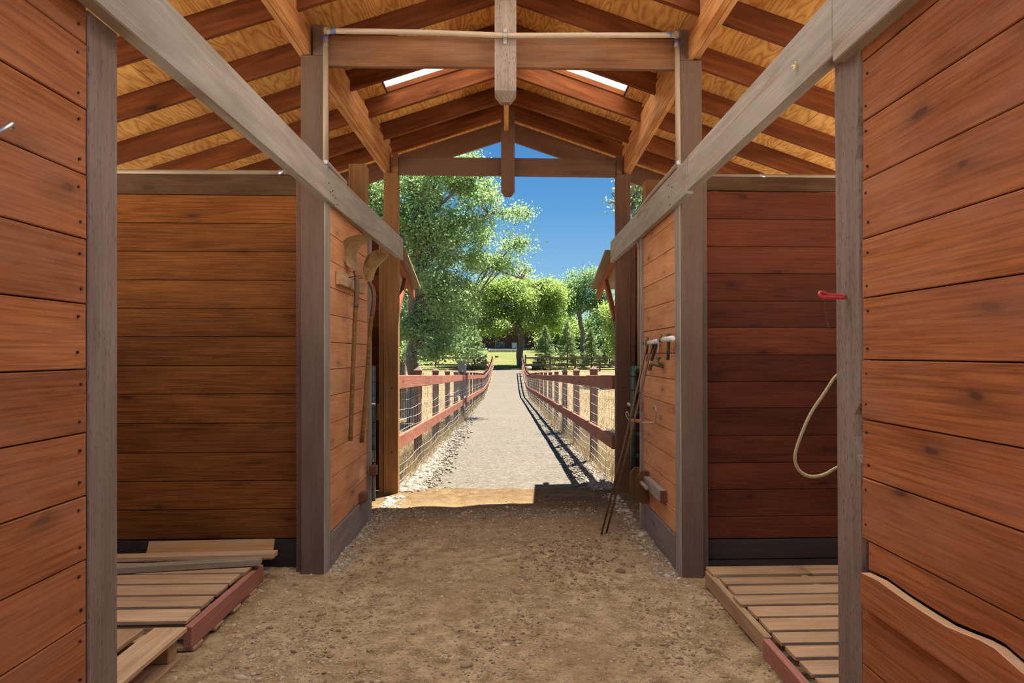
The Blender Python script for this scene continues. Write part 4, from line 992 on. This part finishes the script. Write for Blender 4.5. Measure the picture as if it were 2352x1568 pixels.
for (a, b_, t_, u_) in ((1137, 1144, 782, 803), (1146, 1158, 785, 803), (1175, 1188, 786, 801)):
    wf = rbar('window', (hx(a), YH - .06, PZ(u_, 0, YH)), (hx(b_), YH - .01, PZ(t_, 0, YH)), M['slate'], hs, 2)
    rbar('pane', (hx(a) + .08, YH - .09, PZ(u_, 0, YH) + .08), (hx(b_) - .08, YH - .065, PZ(t_, 0, YH) - .08), M['glassd'] if a < 1170 else M['pvcw'], wf, 2)
bar('roof', (xa - .6, YH + 1.2, gH + 4.1), (xb + .6, YH + 1.2, gH + 4.1), 4.6, .15, M['hroof'], hs, (0, -.45, 1))
bar('roof', (xa - .6, YH + 5.4, gH + 4.1), (xb + .6, YH + 5.4, gH + 4.1), 4.6, .15, M['hroof'], hs, (0, .45, 1))
rw = empty('retaining_wall', (PX(1160, 90), 90, gz(0, 90)), 'low pale block retaining wall in front of the house', 'wall')
xw = PX(1121, 90); x_end = PX(1192, 90)
for i in range(8):
    for j in range(3):
        L_ = (x_end - xw) / 8; rbar('block', (xw + i * L_ + .01, 90, PZ(812, 0, 90) - .1 + j * .23), (xw + (i + 1) * L_ - .01, 90.3, PZ(812, 0, 90) + .12 + j * .23), M['concrete'], rw, 0, .02)

# ------------------------------------------------------------------ trees
def tree(name, label, cat, base, limbs, blobs, leafmat, nleaf, leaf, trunk_r, bark=M['bark'], clus=.32, percl=26, group=None, droop=0):
    """limbs: lists of world points with start radius; blobs: (centre, radii) ellipsoids filled with leaf clusters"""
    r = empty(name, base, label, cat, group)
    mb = MB()
    for pts, r0, r1 in limbs:
        sp = smooth_path(pts, 5); n = len(sp)
        sp = [p + Vector((noise.noise(p * 1.3), noise.noise(p * 1.3 + Vector((9, 9, 9))), 0)) * .12 * min(1, i / 4) for i, p in enumerate(sp)]
        mb.tube(sp, [r0 + (r1 - r0) * i / (n - 1) for i in range(n)], 7, True)
    allp = [p for pts, _, _ in limbs for p in smooth_path(pts, 5)[4:]]
    nb_ = []
    for c, rad in blobs:
        c = Vector(c)
        for _ in range(7):
            d = RNG.normal(size=3); d /= np.linalg.norm(d); t = RNG.uniform(.35, .85); k_ = RNG.uniform(.28, .5)
            nb_.append(((c.x + d[0] * rad[0] * t, c.y + d[1] * rad[1] * t, c.z + d[2] * rad[2] * t), tuple(q * k_ for q in rad)))
    blobs = nb_
    vols = np.array([b_[1][0] * b_[1][1] * b_[1][2] for b_ in blobs]) ** .8; vols = vols / vols.sum()
    cl = []
    ncl = max(1, nleaf // percl)
    for (c, rad), share in zip(blobs, vols):
        n = max(1, int(round(ncl * share)))
        d = RNG.normal(size=(n, 3)); d /= np.linalg.norm(d, axis=1)[:, None]; rr = RNG.uniform(.15, 1, n) ** .45
        P = np.array(c) + d * rr[:, None] * np.array(rad); cl.append(P)
        # twigs
        for q_ in P[::3]:
            q_ = Vector(q_); near = min(allp, key=lambda a: (a - q_).length) if allp else None
            if near is not None and (near - q_).length < 3.2:
                m_ = near.lerp(q_, .55) + Vector((RNG.normal() * .08, RNG.normal() * .08, RNG.normal() * .08 + .05)); mb.tube([near, m_, q_], [.022, .013, .005], 4, False)
    mb.build('trunk', bark, r, True)
    C = np.concatenate(cl); n = len(C); idx = np.repeat(np.arange(n), percl); sz = clus * RNG.uniform(.6, 1.35, n)
    P = C[idx] + RNG.normal(size=(len(idx), 3)) * sz[idx][:, None] * np.array([1, 1, .7])
    a = RNG.normal(size=P.shape); a /= np.linalg.norm(a, axis=1)[:, None]
    b_ = np.cross(a, RNG.normal(size=P.shape)); b_ /= np.linalg.norm(b_, axis=1)[:, None]
    s_ = leaf * RNG.uniform(.6, 1.3, len(P))[:, None]; w_ = s_ * .34
    V = np.stack([P - a * s_ * .5, P + b_ * w_, P + a * s_ * .5, P - b_ * w_], 1)
    link('foliage', quads_mesh('foliage', V), leafmat, r)['kind'] = 'stuff'
    return r
def B(px, py, y, rx, ry, rz): return (pt(px, py, y), (rx, ry, rz))
def G(px, y):
    x = PX(px, y); return Vector((x, y, gz(x, y) - .1))
# big grey-green oak on the left
D1 = 20.0
base = G(950, D1)
limbs = [([base, pt(944, 860, D1), pt(946, 780, D1), pt(953, 680, D1)], .19, .13),
         ([pt(953, 690, D1), pt(955, 590, D1), pt(951, 480, D1 + .3), pt(945, 390, D1 + .4)], .12, .04),
         ([pt(953, 620, D1), pt(968, 540, D1 - .3), pt(974, 450, D1 - .4), pt(998, 380, D1 - .4)], .09, .03),
         ([pt(970, 520, D1), pt(1010, 470, D1), pt(1050, 430, D1), pt(1100, 400, D1)], .06, .02),
         ([pt(960, 620, D1), pt(1020, 540, D1), pt(1090, 500, D1), pt(1170, 485, D1 - .3), pt(1215, 490, D1 - .3)], .06, .015),
         ([pt(953, 660, D1), pt(1030, 600, D1 + .5), pt(1090, 590, D1 + .5), pt(1150, 622, D1 + .5), pt(1200, 640, D1 + .4)], .075, .02),
         ([pt(1140, 618, D1 + .5), pt(1150, 590, D1 + .5), pt(1180, 560, D1 + .4), pt(1210, 560, D1 + .3)], .03, .012),
         ([pt(953, 700, D1), pt(925, 600, D1), pt(900, 520, D1), pt(870, 430, D1)], .06, .02)]
blobs = [B(930, 440, D1, 1.0, 1.5, 1.0), B(980, 430, D1, 1.1, 1.4, .9), B(1040, 400, D1, .95, 1.3, .75), B(1085, 372, D1, .45, .9, .4), B(1120, 440, D1, .8, 1.1, .5),
         B(1185, 487, D1 - .3, .62, .8, .32), B(1010, 520, D1, 1.3, 1.5, .8), B(940, 560, D1, 1.0, 1.4, .9), B(1100, 520, D1, .7, 1.0, .5), B(1050, 590, D1, 1.1, 1.3, .6),
         B(1185, 560, D1 + .3, .5, .7, .28), B(1140, 600, D1 + .4, .8, .8, .42), B(1190, 622, D1 + .4, .45, .7, .3), B(980, 650, D1, 1.1, 1.4, .8), B(1040, 700, D1 - 1, .9, 1.2, .7), B(980, 760, D1 - .6, .9, 1.2, .7),
         B(1035, 780, D1 - .6, .7, 1.1, .55), B(940, 800, D1 + 1, .6, 1.0, .5), B(1072, 720, D1, .45, .8, .8), B(1075, 800, D1, .35, .8, .35), B(1060, 660, D1, .5, .8, .4), B(880, 470, D1, 1.0, 1.4, 1.0), B(850, 420, D1, 1, 1.4, .8), B(1000, 810, D1 - 1, .6, .8, .3)]
tree('oak_tree', 'tall grey-green oak behind the left fence, its branches reaching over the path', 'tree', base, limbs, blobs, M['leafA'], 70000, .075, .2, clus=.15, percl=30)
tree('oak_tree', 'bare-trunked oak close behind the left gate post', 'tree', G(924, 22), [([G(924, 22), pt(926, 860, 22), pt(922, 760, 22), pt(915, 650, 22), pt(900, 560, 22)], .19, .08)],
     [B(885, 600, 22, 1.2, 1.3, 1.2), B(870, 720, 22, 1.2, 1.2, 1.2), B(900, 520, 22.5, 1.0, 1.2, .9)], M['leafC'], 18000, .09, .2, clus=.2)
# bright central oak in front of the house
D2 = 62.0
tree('oak_tree', 'broad bright green oak on the lawn in front of the house', 'tree', G(1195, D2), [([G(1195, D2), pt(1194, 812, D2), pt(1196, 775, D2), pt(1190, 740, D2)], .33, .25),
     ([pt(1193, 760, D2), pt(1160, 725, D2), pt(1135, 735, D2), pt(1110, 750, D2)], .2, .06), ([pt(1190, 745, D2), pt(1215, 700, D2), pt(1195, 670, D2), pt(1230, 650, D2)], .16, .05), ([pt(1190, 745, D2), pt(1150, 690, D2), pt(1120, 665, D2)], .16, .05)],
     [B(1120, 745, D2, 1.5, 2, 1.0), B(1150, 752, D2 - 2, 1.2, 1.6, .6), B(1275, 672, D2, 1.0, 1.5, .9), B(1110, 690, D2, 1.6, 2.2, 1.4), B(1150, 665, D2, 2.2, 2.6, 1.5), B(1205, 670, D2, 2.3, 2.6, 1.6), B(1250, 690, D2, 1.9, 2.4, 1.7), B(1205, 720, D2, 2.4, 2.6, 1.3), B(1262, 735, D2, 1.6, 2, 1.2), B(1225, 748, D2 - 1, .8, 1.5, .5), B(1140, 715, D2, 2, 2, 1.0)],
     M['leafB'], 60000, .17, .3, clus=.42, percl=24)
# airy oak to the right
D3 = 76.0
tree('oak_tree', 'airy round-topped oak standing above the young conifers', 'tree', G(1338, D3), [([G(1338, D3), pt(1336, 760, D3), pt(1330, 720, D3), pt(1335, 690, D3)], .3, .2), ([pt(1332, 725, D3), pt(1310, 690, D3), pt(1300, 660, D3)], .14, .04), ([pt(1334, 700, D3), pt(1345, 660, D3), pt(1340, 635, D3)], .14, .04), ([pt(1334, 720, D3), pt(1370, 690, D3), pt(1378, 670, D3)], .12, .04)],
     [B(1340, 640, D3, 2.0, 2.2, 1.2), B(1305, 672, D3, 1.5, 2, 1.3), B(1372, 668, D3, 1.6, 2, 1.4), B(1340, 690, D3, 1.6, 2, 1.0), B(1390, 700, D3, 1.3, 2, 1.5), B(1300, 715, D3, 1.5, 1.8, 1.0)], M['leafC'], 17000, .20, .3, clus=.42, percl=20)
# branches of a tree standing right of the barn exit
D4 = 16.0
tree('oak_tree', 'oak whose leafy branches show beside the top of the right gate post', 'tree', G(1560, D4), [([G(1560, D4), pt(1555, 760, D4), pt(1545, 600, D4), pt(1520, 500, D4)], .2, .1), ([pt(1545, 600, D4), pt(1480, 520, D4), pt(1430, 470, D4), pt(1398, 465, D4)], .07, .015)],
     [B(1425, 458, D4, .28, .5, .32), B(1470, 460, D4, .4, .8, .5), B(1530, 430, D4, 1.0, 1.2, .8), B(1590, 520, D4, 1.1, 1.2, .9), B(1480, 400, D4, .5, .7, .4)], M['leafC'], 9000, .075, .2, clus=.12, percl=20)
tree('leafy_tree', 'bright green bushy tree against the right gate post', 'tree', G(1420, 46), [([G(1420, 46), pt(1420, 790, 46), pt(1418, 740, 46)], .15, .08)],
     [B(1410, 720, 46, .7, 1.2, 1.0), B(1412, 780, 46, .8, 1.2, 1.2), B(1440, 700, 46, 1.0, 1.2, 1.2), B(1445, 780, 46, 1, 1.2, 1.2)], M['leafB'], 12000, .15, .2, clus=.25)
# backdrop trees
bk = [(1050, 690, 104, 4.5, 4, 'leafC', 'green tree behind the tall oak, left of the house'), (1000, 690, 90, 5, 4.5, 'leafC', 'dark tree mass far behind the tall oak'), (940, 700, 88, 5, 4.5, 'leafA', 'dull green tree far behind the left gate post'),
      (1300, 735, 92, 3.2, 3, 'leafB', 'yellow-green tree beyond the conifers'), (1320, 755, 96, 4.5, 2.8, 'leafC', 'tree filling the gap between the young conifers'), (1390, 745, 92, 4, 3.6, 'leafC', 'tree beyond the fence near the right gate post'), (880, 680, 86, 5, 5, 'leafC', 'tree at the far left beyond the field'), (1460, 730, 90, 5, 4, 'leafA', 'tree hidden mostly by the right gate post')]
for (px, py, y, rx, rz, mt, lab) in bk:
    c = pt(px, py, y); g = G(px, y)
    tree('backdrop_tree', lab, 'tree', g, [([g, g.lerp(c, .5), c], .3, .12)], [((c.x, y, c.z), (rx, 2.5, rz)), ((c.x - rx * .4, y, (c.z + g.z) / 2), (rx * .8, 2.5, (c.z - g.z) * .45)), ((c.x + rx * .5, y, (c.z + g.z) / 2), (rx * .7, 2.5, (c.z - g.z) * .4))], M[mt], 13000, .26, .3, clus=.6, percl=20, group='trees beyond the lawn')
# young conifers
def conifer(label, px, py_top, y, w_, n=9000):
    g = G(px, y); top = pt(px, py_top, y); h = top.z - g.z; r = empty('young_conifer', g, label, 'tree', 'young conifers along the field fence')
    mb = MB(); mb.tube([g, top], [.07, .015], 6)
    P = []; A = []
    for k in range(int(h / .16)):
        z = .35 + k * .16
        if z > h - .05: break
        rad = w_ * (1 - z / h) ** .8 + .05; nb = 9
        for j in range(nb):
            a = random.uniform(0, 6.28); L_ = rad * random.uniform(.7, 1.1); e = Vector((math.cos(a) * L_, math.sin(a) * L_, -.10 * L_ + .05)); s0_ = g + Vector((0, 0, z)); mb.tube([s0_, s0_ + e], [.012, .004], 3, False)
            m_ = max(4, int(n * L_ / (w_ * h / .16 * nb * .55)))
            t = RNG.uniform(.12, 1, m_) ** .7; base_ = np.array(s0_) + t[:, None] * np.array(e) + RNG.normal(size=(m_, 3)) * .045
            P.append(base_); dd = np.array(e.normalized()) + RNG.normal(size=(m_, 3)) * .55; A.append(dd / np.linalg.norm(dd, axis=1)[:, None])
    mb.build('trunk', M['bark'], r)
    P = np.concatenate(P); A = np.concatenate(A); b_ = np.cross(A, RNG.normal(size=P.shape)); b_ /= np.linalg.norm(b_, axis=1)[:, None]
    s_ = .15; V = np.stack([P - A * s_ * .5, P + b_ * .022, P + A * s_ * .5, P - b_ * .022], 1)
    link('foliage', quads_mesh('foliage', V), M['needle'], r)['kind'] = 'stuff'
conifer('dark young conifer left of the path end beside the fence', 1090, 745, 57.5, 1.3)
conifer('young conifer first right of the path end', 1252, 748, 58, 1.4)
conifer('young conifer second right of the path end, tallest of the row', 1303, 738, 59, 1.4)
conifer('young conifer third right of the path end', 1358, 750, 59, 1.3)
conifer('young conifer nearest the right gate post', 1400, 765, 60, 1.3)
tag(rbar('utility_box', (PX(1051, 40), 40, gz(-2.5, 40) - .1), (PX(1070, 40), 40.5, PZ(826, -2.5, 40)), M['boxg'], None, 2, .03), 'grey utility box standing in the field left of the path', 'box')
lg = tag(tube('log', [pt(1203, 846, 52), pt(1219, 844, 52.6)], [.14, .11], M['stone'], None, 9), 'short pale log lying at the end of the right fence', 'log')
tag(tube('log', [pt(1137, 819, 72), pt(1145, 818, 72)], [.12, .1], M['bark'], None, 8), 'dark log lying on the lawn', 'log')

# ------------------------------------------------------------------ scattered ground stuff
ICO = None
def ico():
    t = (1 + 5 ** .5) / 2
    v = np.array([(-1, t, 0), (1, t, 0), (-1, -t, 0), (1, -t, 0), (0, -1, t), (0, 1, t), (0, -1, -t), (0, 1, -t), (t, 0, -1), (t, 0, 1), (-t, 0, -1), (-t, 0, 1)], float); v /= np.linalg.norm(v[0])
    f = [(0, 11, 5), (0, 5, 1), (0, 1, 7), (0, 7, 10), (0, 10, 11), (1, 5, 9), (5, 11, 4), (11, 10, 2), (10, 7, 6), (7, 1, 8), (3, 9, 4), (3, 4, 2), (3, 2, 6), (3, 6, 8), (3, 8, 9), (4, 9, 5), (2, 4, 11), (6, 2, 10), (8, 6, 7), (9, 8, 1)]
    return v, np.array(f)
IV, IF = ico()
def scatter(name, pts, sizes, mat, label, cat, flat=.6):
    n = len(pts); V = IV[None] * (1 + RNG.uniform(-.3, .3, (n, 12, 1)))
    ang = RNG.uniform(0, 6.28, n); c, s = np.cos(ang), np.sin(ang)
    st = np.stack([RNG.uniform(.7, 1.4, n), RNG.uniform(.6, 1.1, n), RNG.uniform(.4, .8, n) * flat / .6], 1)
    V = V * st[:, None, :]; x = V[..., 0] * c[:, None] - V[..., 1] * s[:, None]; y = V[..., 0] * s[:, None] + V[..., 1] * c[:, None]
    V = np.stack([x, y, V[..., 2]], -1) * sizes[:, None, None] + pts[:, None, :]
    o = link(name, soup_mesh(name, V, IF), mat); return tag(o, label, cat, kind='stuff')
def floorpts(n, xr, yr, keep=None):
    x = RNG.uniform(*xr, n * 3); y = RNG.uniform(*yr, n * 3)
    if keep is not None: m_ = keep(x, y); x, y = x[m_], y[m_]
    x, y = x[:n], y[:n]
    z = np.array([gz(a, b_) + .022 * .9 * noise.fractal(Vector((a * 2.2, b_ * 2.2, 3.3)), 1, 2, 5) for a, b_ in zip(x, y)])
    return np.stack([x, y, z], 1)
clump = np.vectorize(lambda a, b_: noise.noise(Vector((a * 1.6, b_ * 1.6, 7))))
P = floorpts(14000, (-1.5, 1.35), (2.5, 6.3), lambda x, y: (RNG.uniform(-.5, .9, len(x)) < clump(x, y) + .15))
scatter('dirt_clods', P, RNG.gamma(2.0, .0022, len(P)) + .002, M['clod'], 'small tan dirt clods strewn over the aisle floor', 'dirt')
P = floorpts(2600, (-1.2, 1.2), (2.6, 6.6), lambda x, y: (RNG.uniform(0, .6, len(x)) < clump(x + 5, y) + .1 * (x > .3)))
scatter('dark_clods', P, RNG.gamma(2.0, .0028, len(P)) + .002, M['clodd'], 'dark brown manure crumbs strewn over the aisle floor', 'dirt')
n = 260; P = np.stack([RNG.normal(.52, .2, n), RNG.normal(4.9, .28, n)], 1); P = np.column_stack([P, [gz(a, b_) + .022 * .9 * noise.fractal(Vector((a * 2.2, b_ * 2.2, 3.3)), 1, 2, 5) for a, b_ in P]])
scatter('manure_crumbs', P, RNG.gamma(2.5, .0036, n) + .003, M['clodd'], 'patch of dark manure lumps in front of the leaning bars', 'manure')
P1 = floorpts(750, (-1.13, -.93), (4.5, 6.9), lambda x, y: RNG.uniform(0, .2, len(x)) > (x + 1.13)); P2 = floorpts(750, (.9, 1.1), (4.4, 6.9), lambda x, y: RNG.uniform(0, .2, len(x)) > (1.1 - x))
P = np.concatenate([P1, P2]); scatter('edge_pebbles', P, RNG.gamma(2.2, .0036, len(P)) + .002, M['pebble2'], 'grey pebbles gathered along the foot of the side walls', 'pebbles')
P = []
for s in (-1, 1):
    n = 7000 if s < 0 else 3500; y = 7.05 + RNG.gamma(1.2, 2.4, n); x = s * (1.12 - np.abs(RNG.normal(0, .14, n))) + .0; P.append(np.stack([x, y, [gz(a, b_) for a, b_ in zip(x, y)]], 1))
P = np.concatenate(P); P = P[P[:, 1] < 25]; scatter('path_gravel', P, RNG.gamma(2.5, .0042, len(P)) + .003, M['pebble'], 'loose grey gravel banked along both path edges', 'gravel')
# straw bits
n = 160; P = floorpts(n, (-1.4, 1.3), (2.6, 6.8)); n = len(P); a = RNG.uniform(0, 3.14, n); L_ = RNG.uniform(.02, .10, n)
d = np.stack([np.cos(a) * L_, np.sin(a) * L_, np.zeros(n)], 1); w_ = np.stack([-np.sin(a), np.cos(a), np.zeros(n)], 1) * .0016; P[:, 2] += .006
link('straw_bits', quads_mesh('straw_bits', np.stack([P - d / 2 - w_, P + d / 2 - w_, P + d / 2 + w_, P - d / 2 + w_], 1)), M['straw'])
tag(bpy.data.objects['straw_bits'], 'pale straw stalks scattered on the dirt floor', 'straw', kind='stuff')
# dry grass along the fences and over the field
def blades(x, y, hgt, wid, lean=.35):
    n = len(x); z = np.array([gz(a, b_) for a, b_ in zip(x, y)]) - .03; a = RNG.uniform(0, 6.28, n)
    base_ = np.stack([x, y, z], 1); w_ = np.stack([np.cos(a), np.sin(a), np.zeros(n)], 1) * wid[:, None]
    tip = base_ + np.stack([RNG.normal(0, lean, n) * hgt, RNG.normal(0, lean, n) * hgt, hgt], 1)
    return np.stack([base_ - w_, base_ + w_, tip + w_ * .3, tip - w_ * .3], 1)
bl = []
for s in (-1, 1):
    n = 5200; y = 7.45 + RNG.gamma(1.25, 8, n); x = s * (1.12 + np.abs(RNG.normal(0, .30, n)) - .08) + .12 * np.maximum(0, (y - 38) / 20); m_ = (y < 56); x, y = x[m_], y[m_]
    bl.append(blades(x, y, RNG.uniform(.06, .34, len(x)), RNG.uniform(.0012, .003, len(x))))
n = 46000; x = RNG.uniform(-14, 14, n); y = RNG.uniform(7.7, 56, n); m_ = np.abs(x) > 1.2; x, y = x[m_], y[m_]
bl.append(blades(x, y, RNG.uniform(.04, .22, len(x)), RNG.uniform(.003, .009, len(x)), .5))
o = link('dry_grass', quads_mesh('dry_grass', np.concatenate(bl)), M['straw']); tag(o, 'dry straw-coloured grass along the fences and over the field', 'grass', kind='stuff')
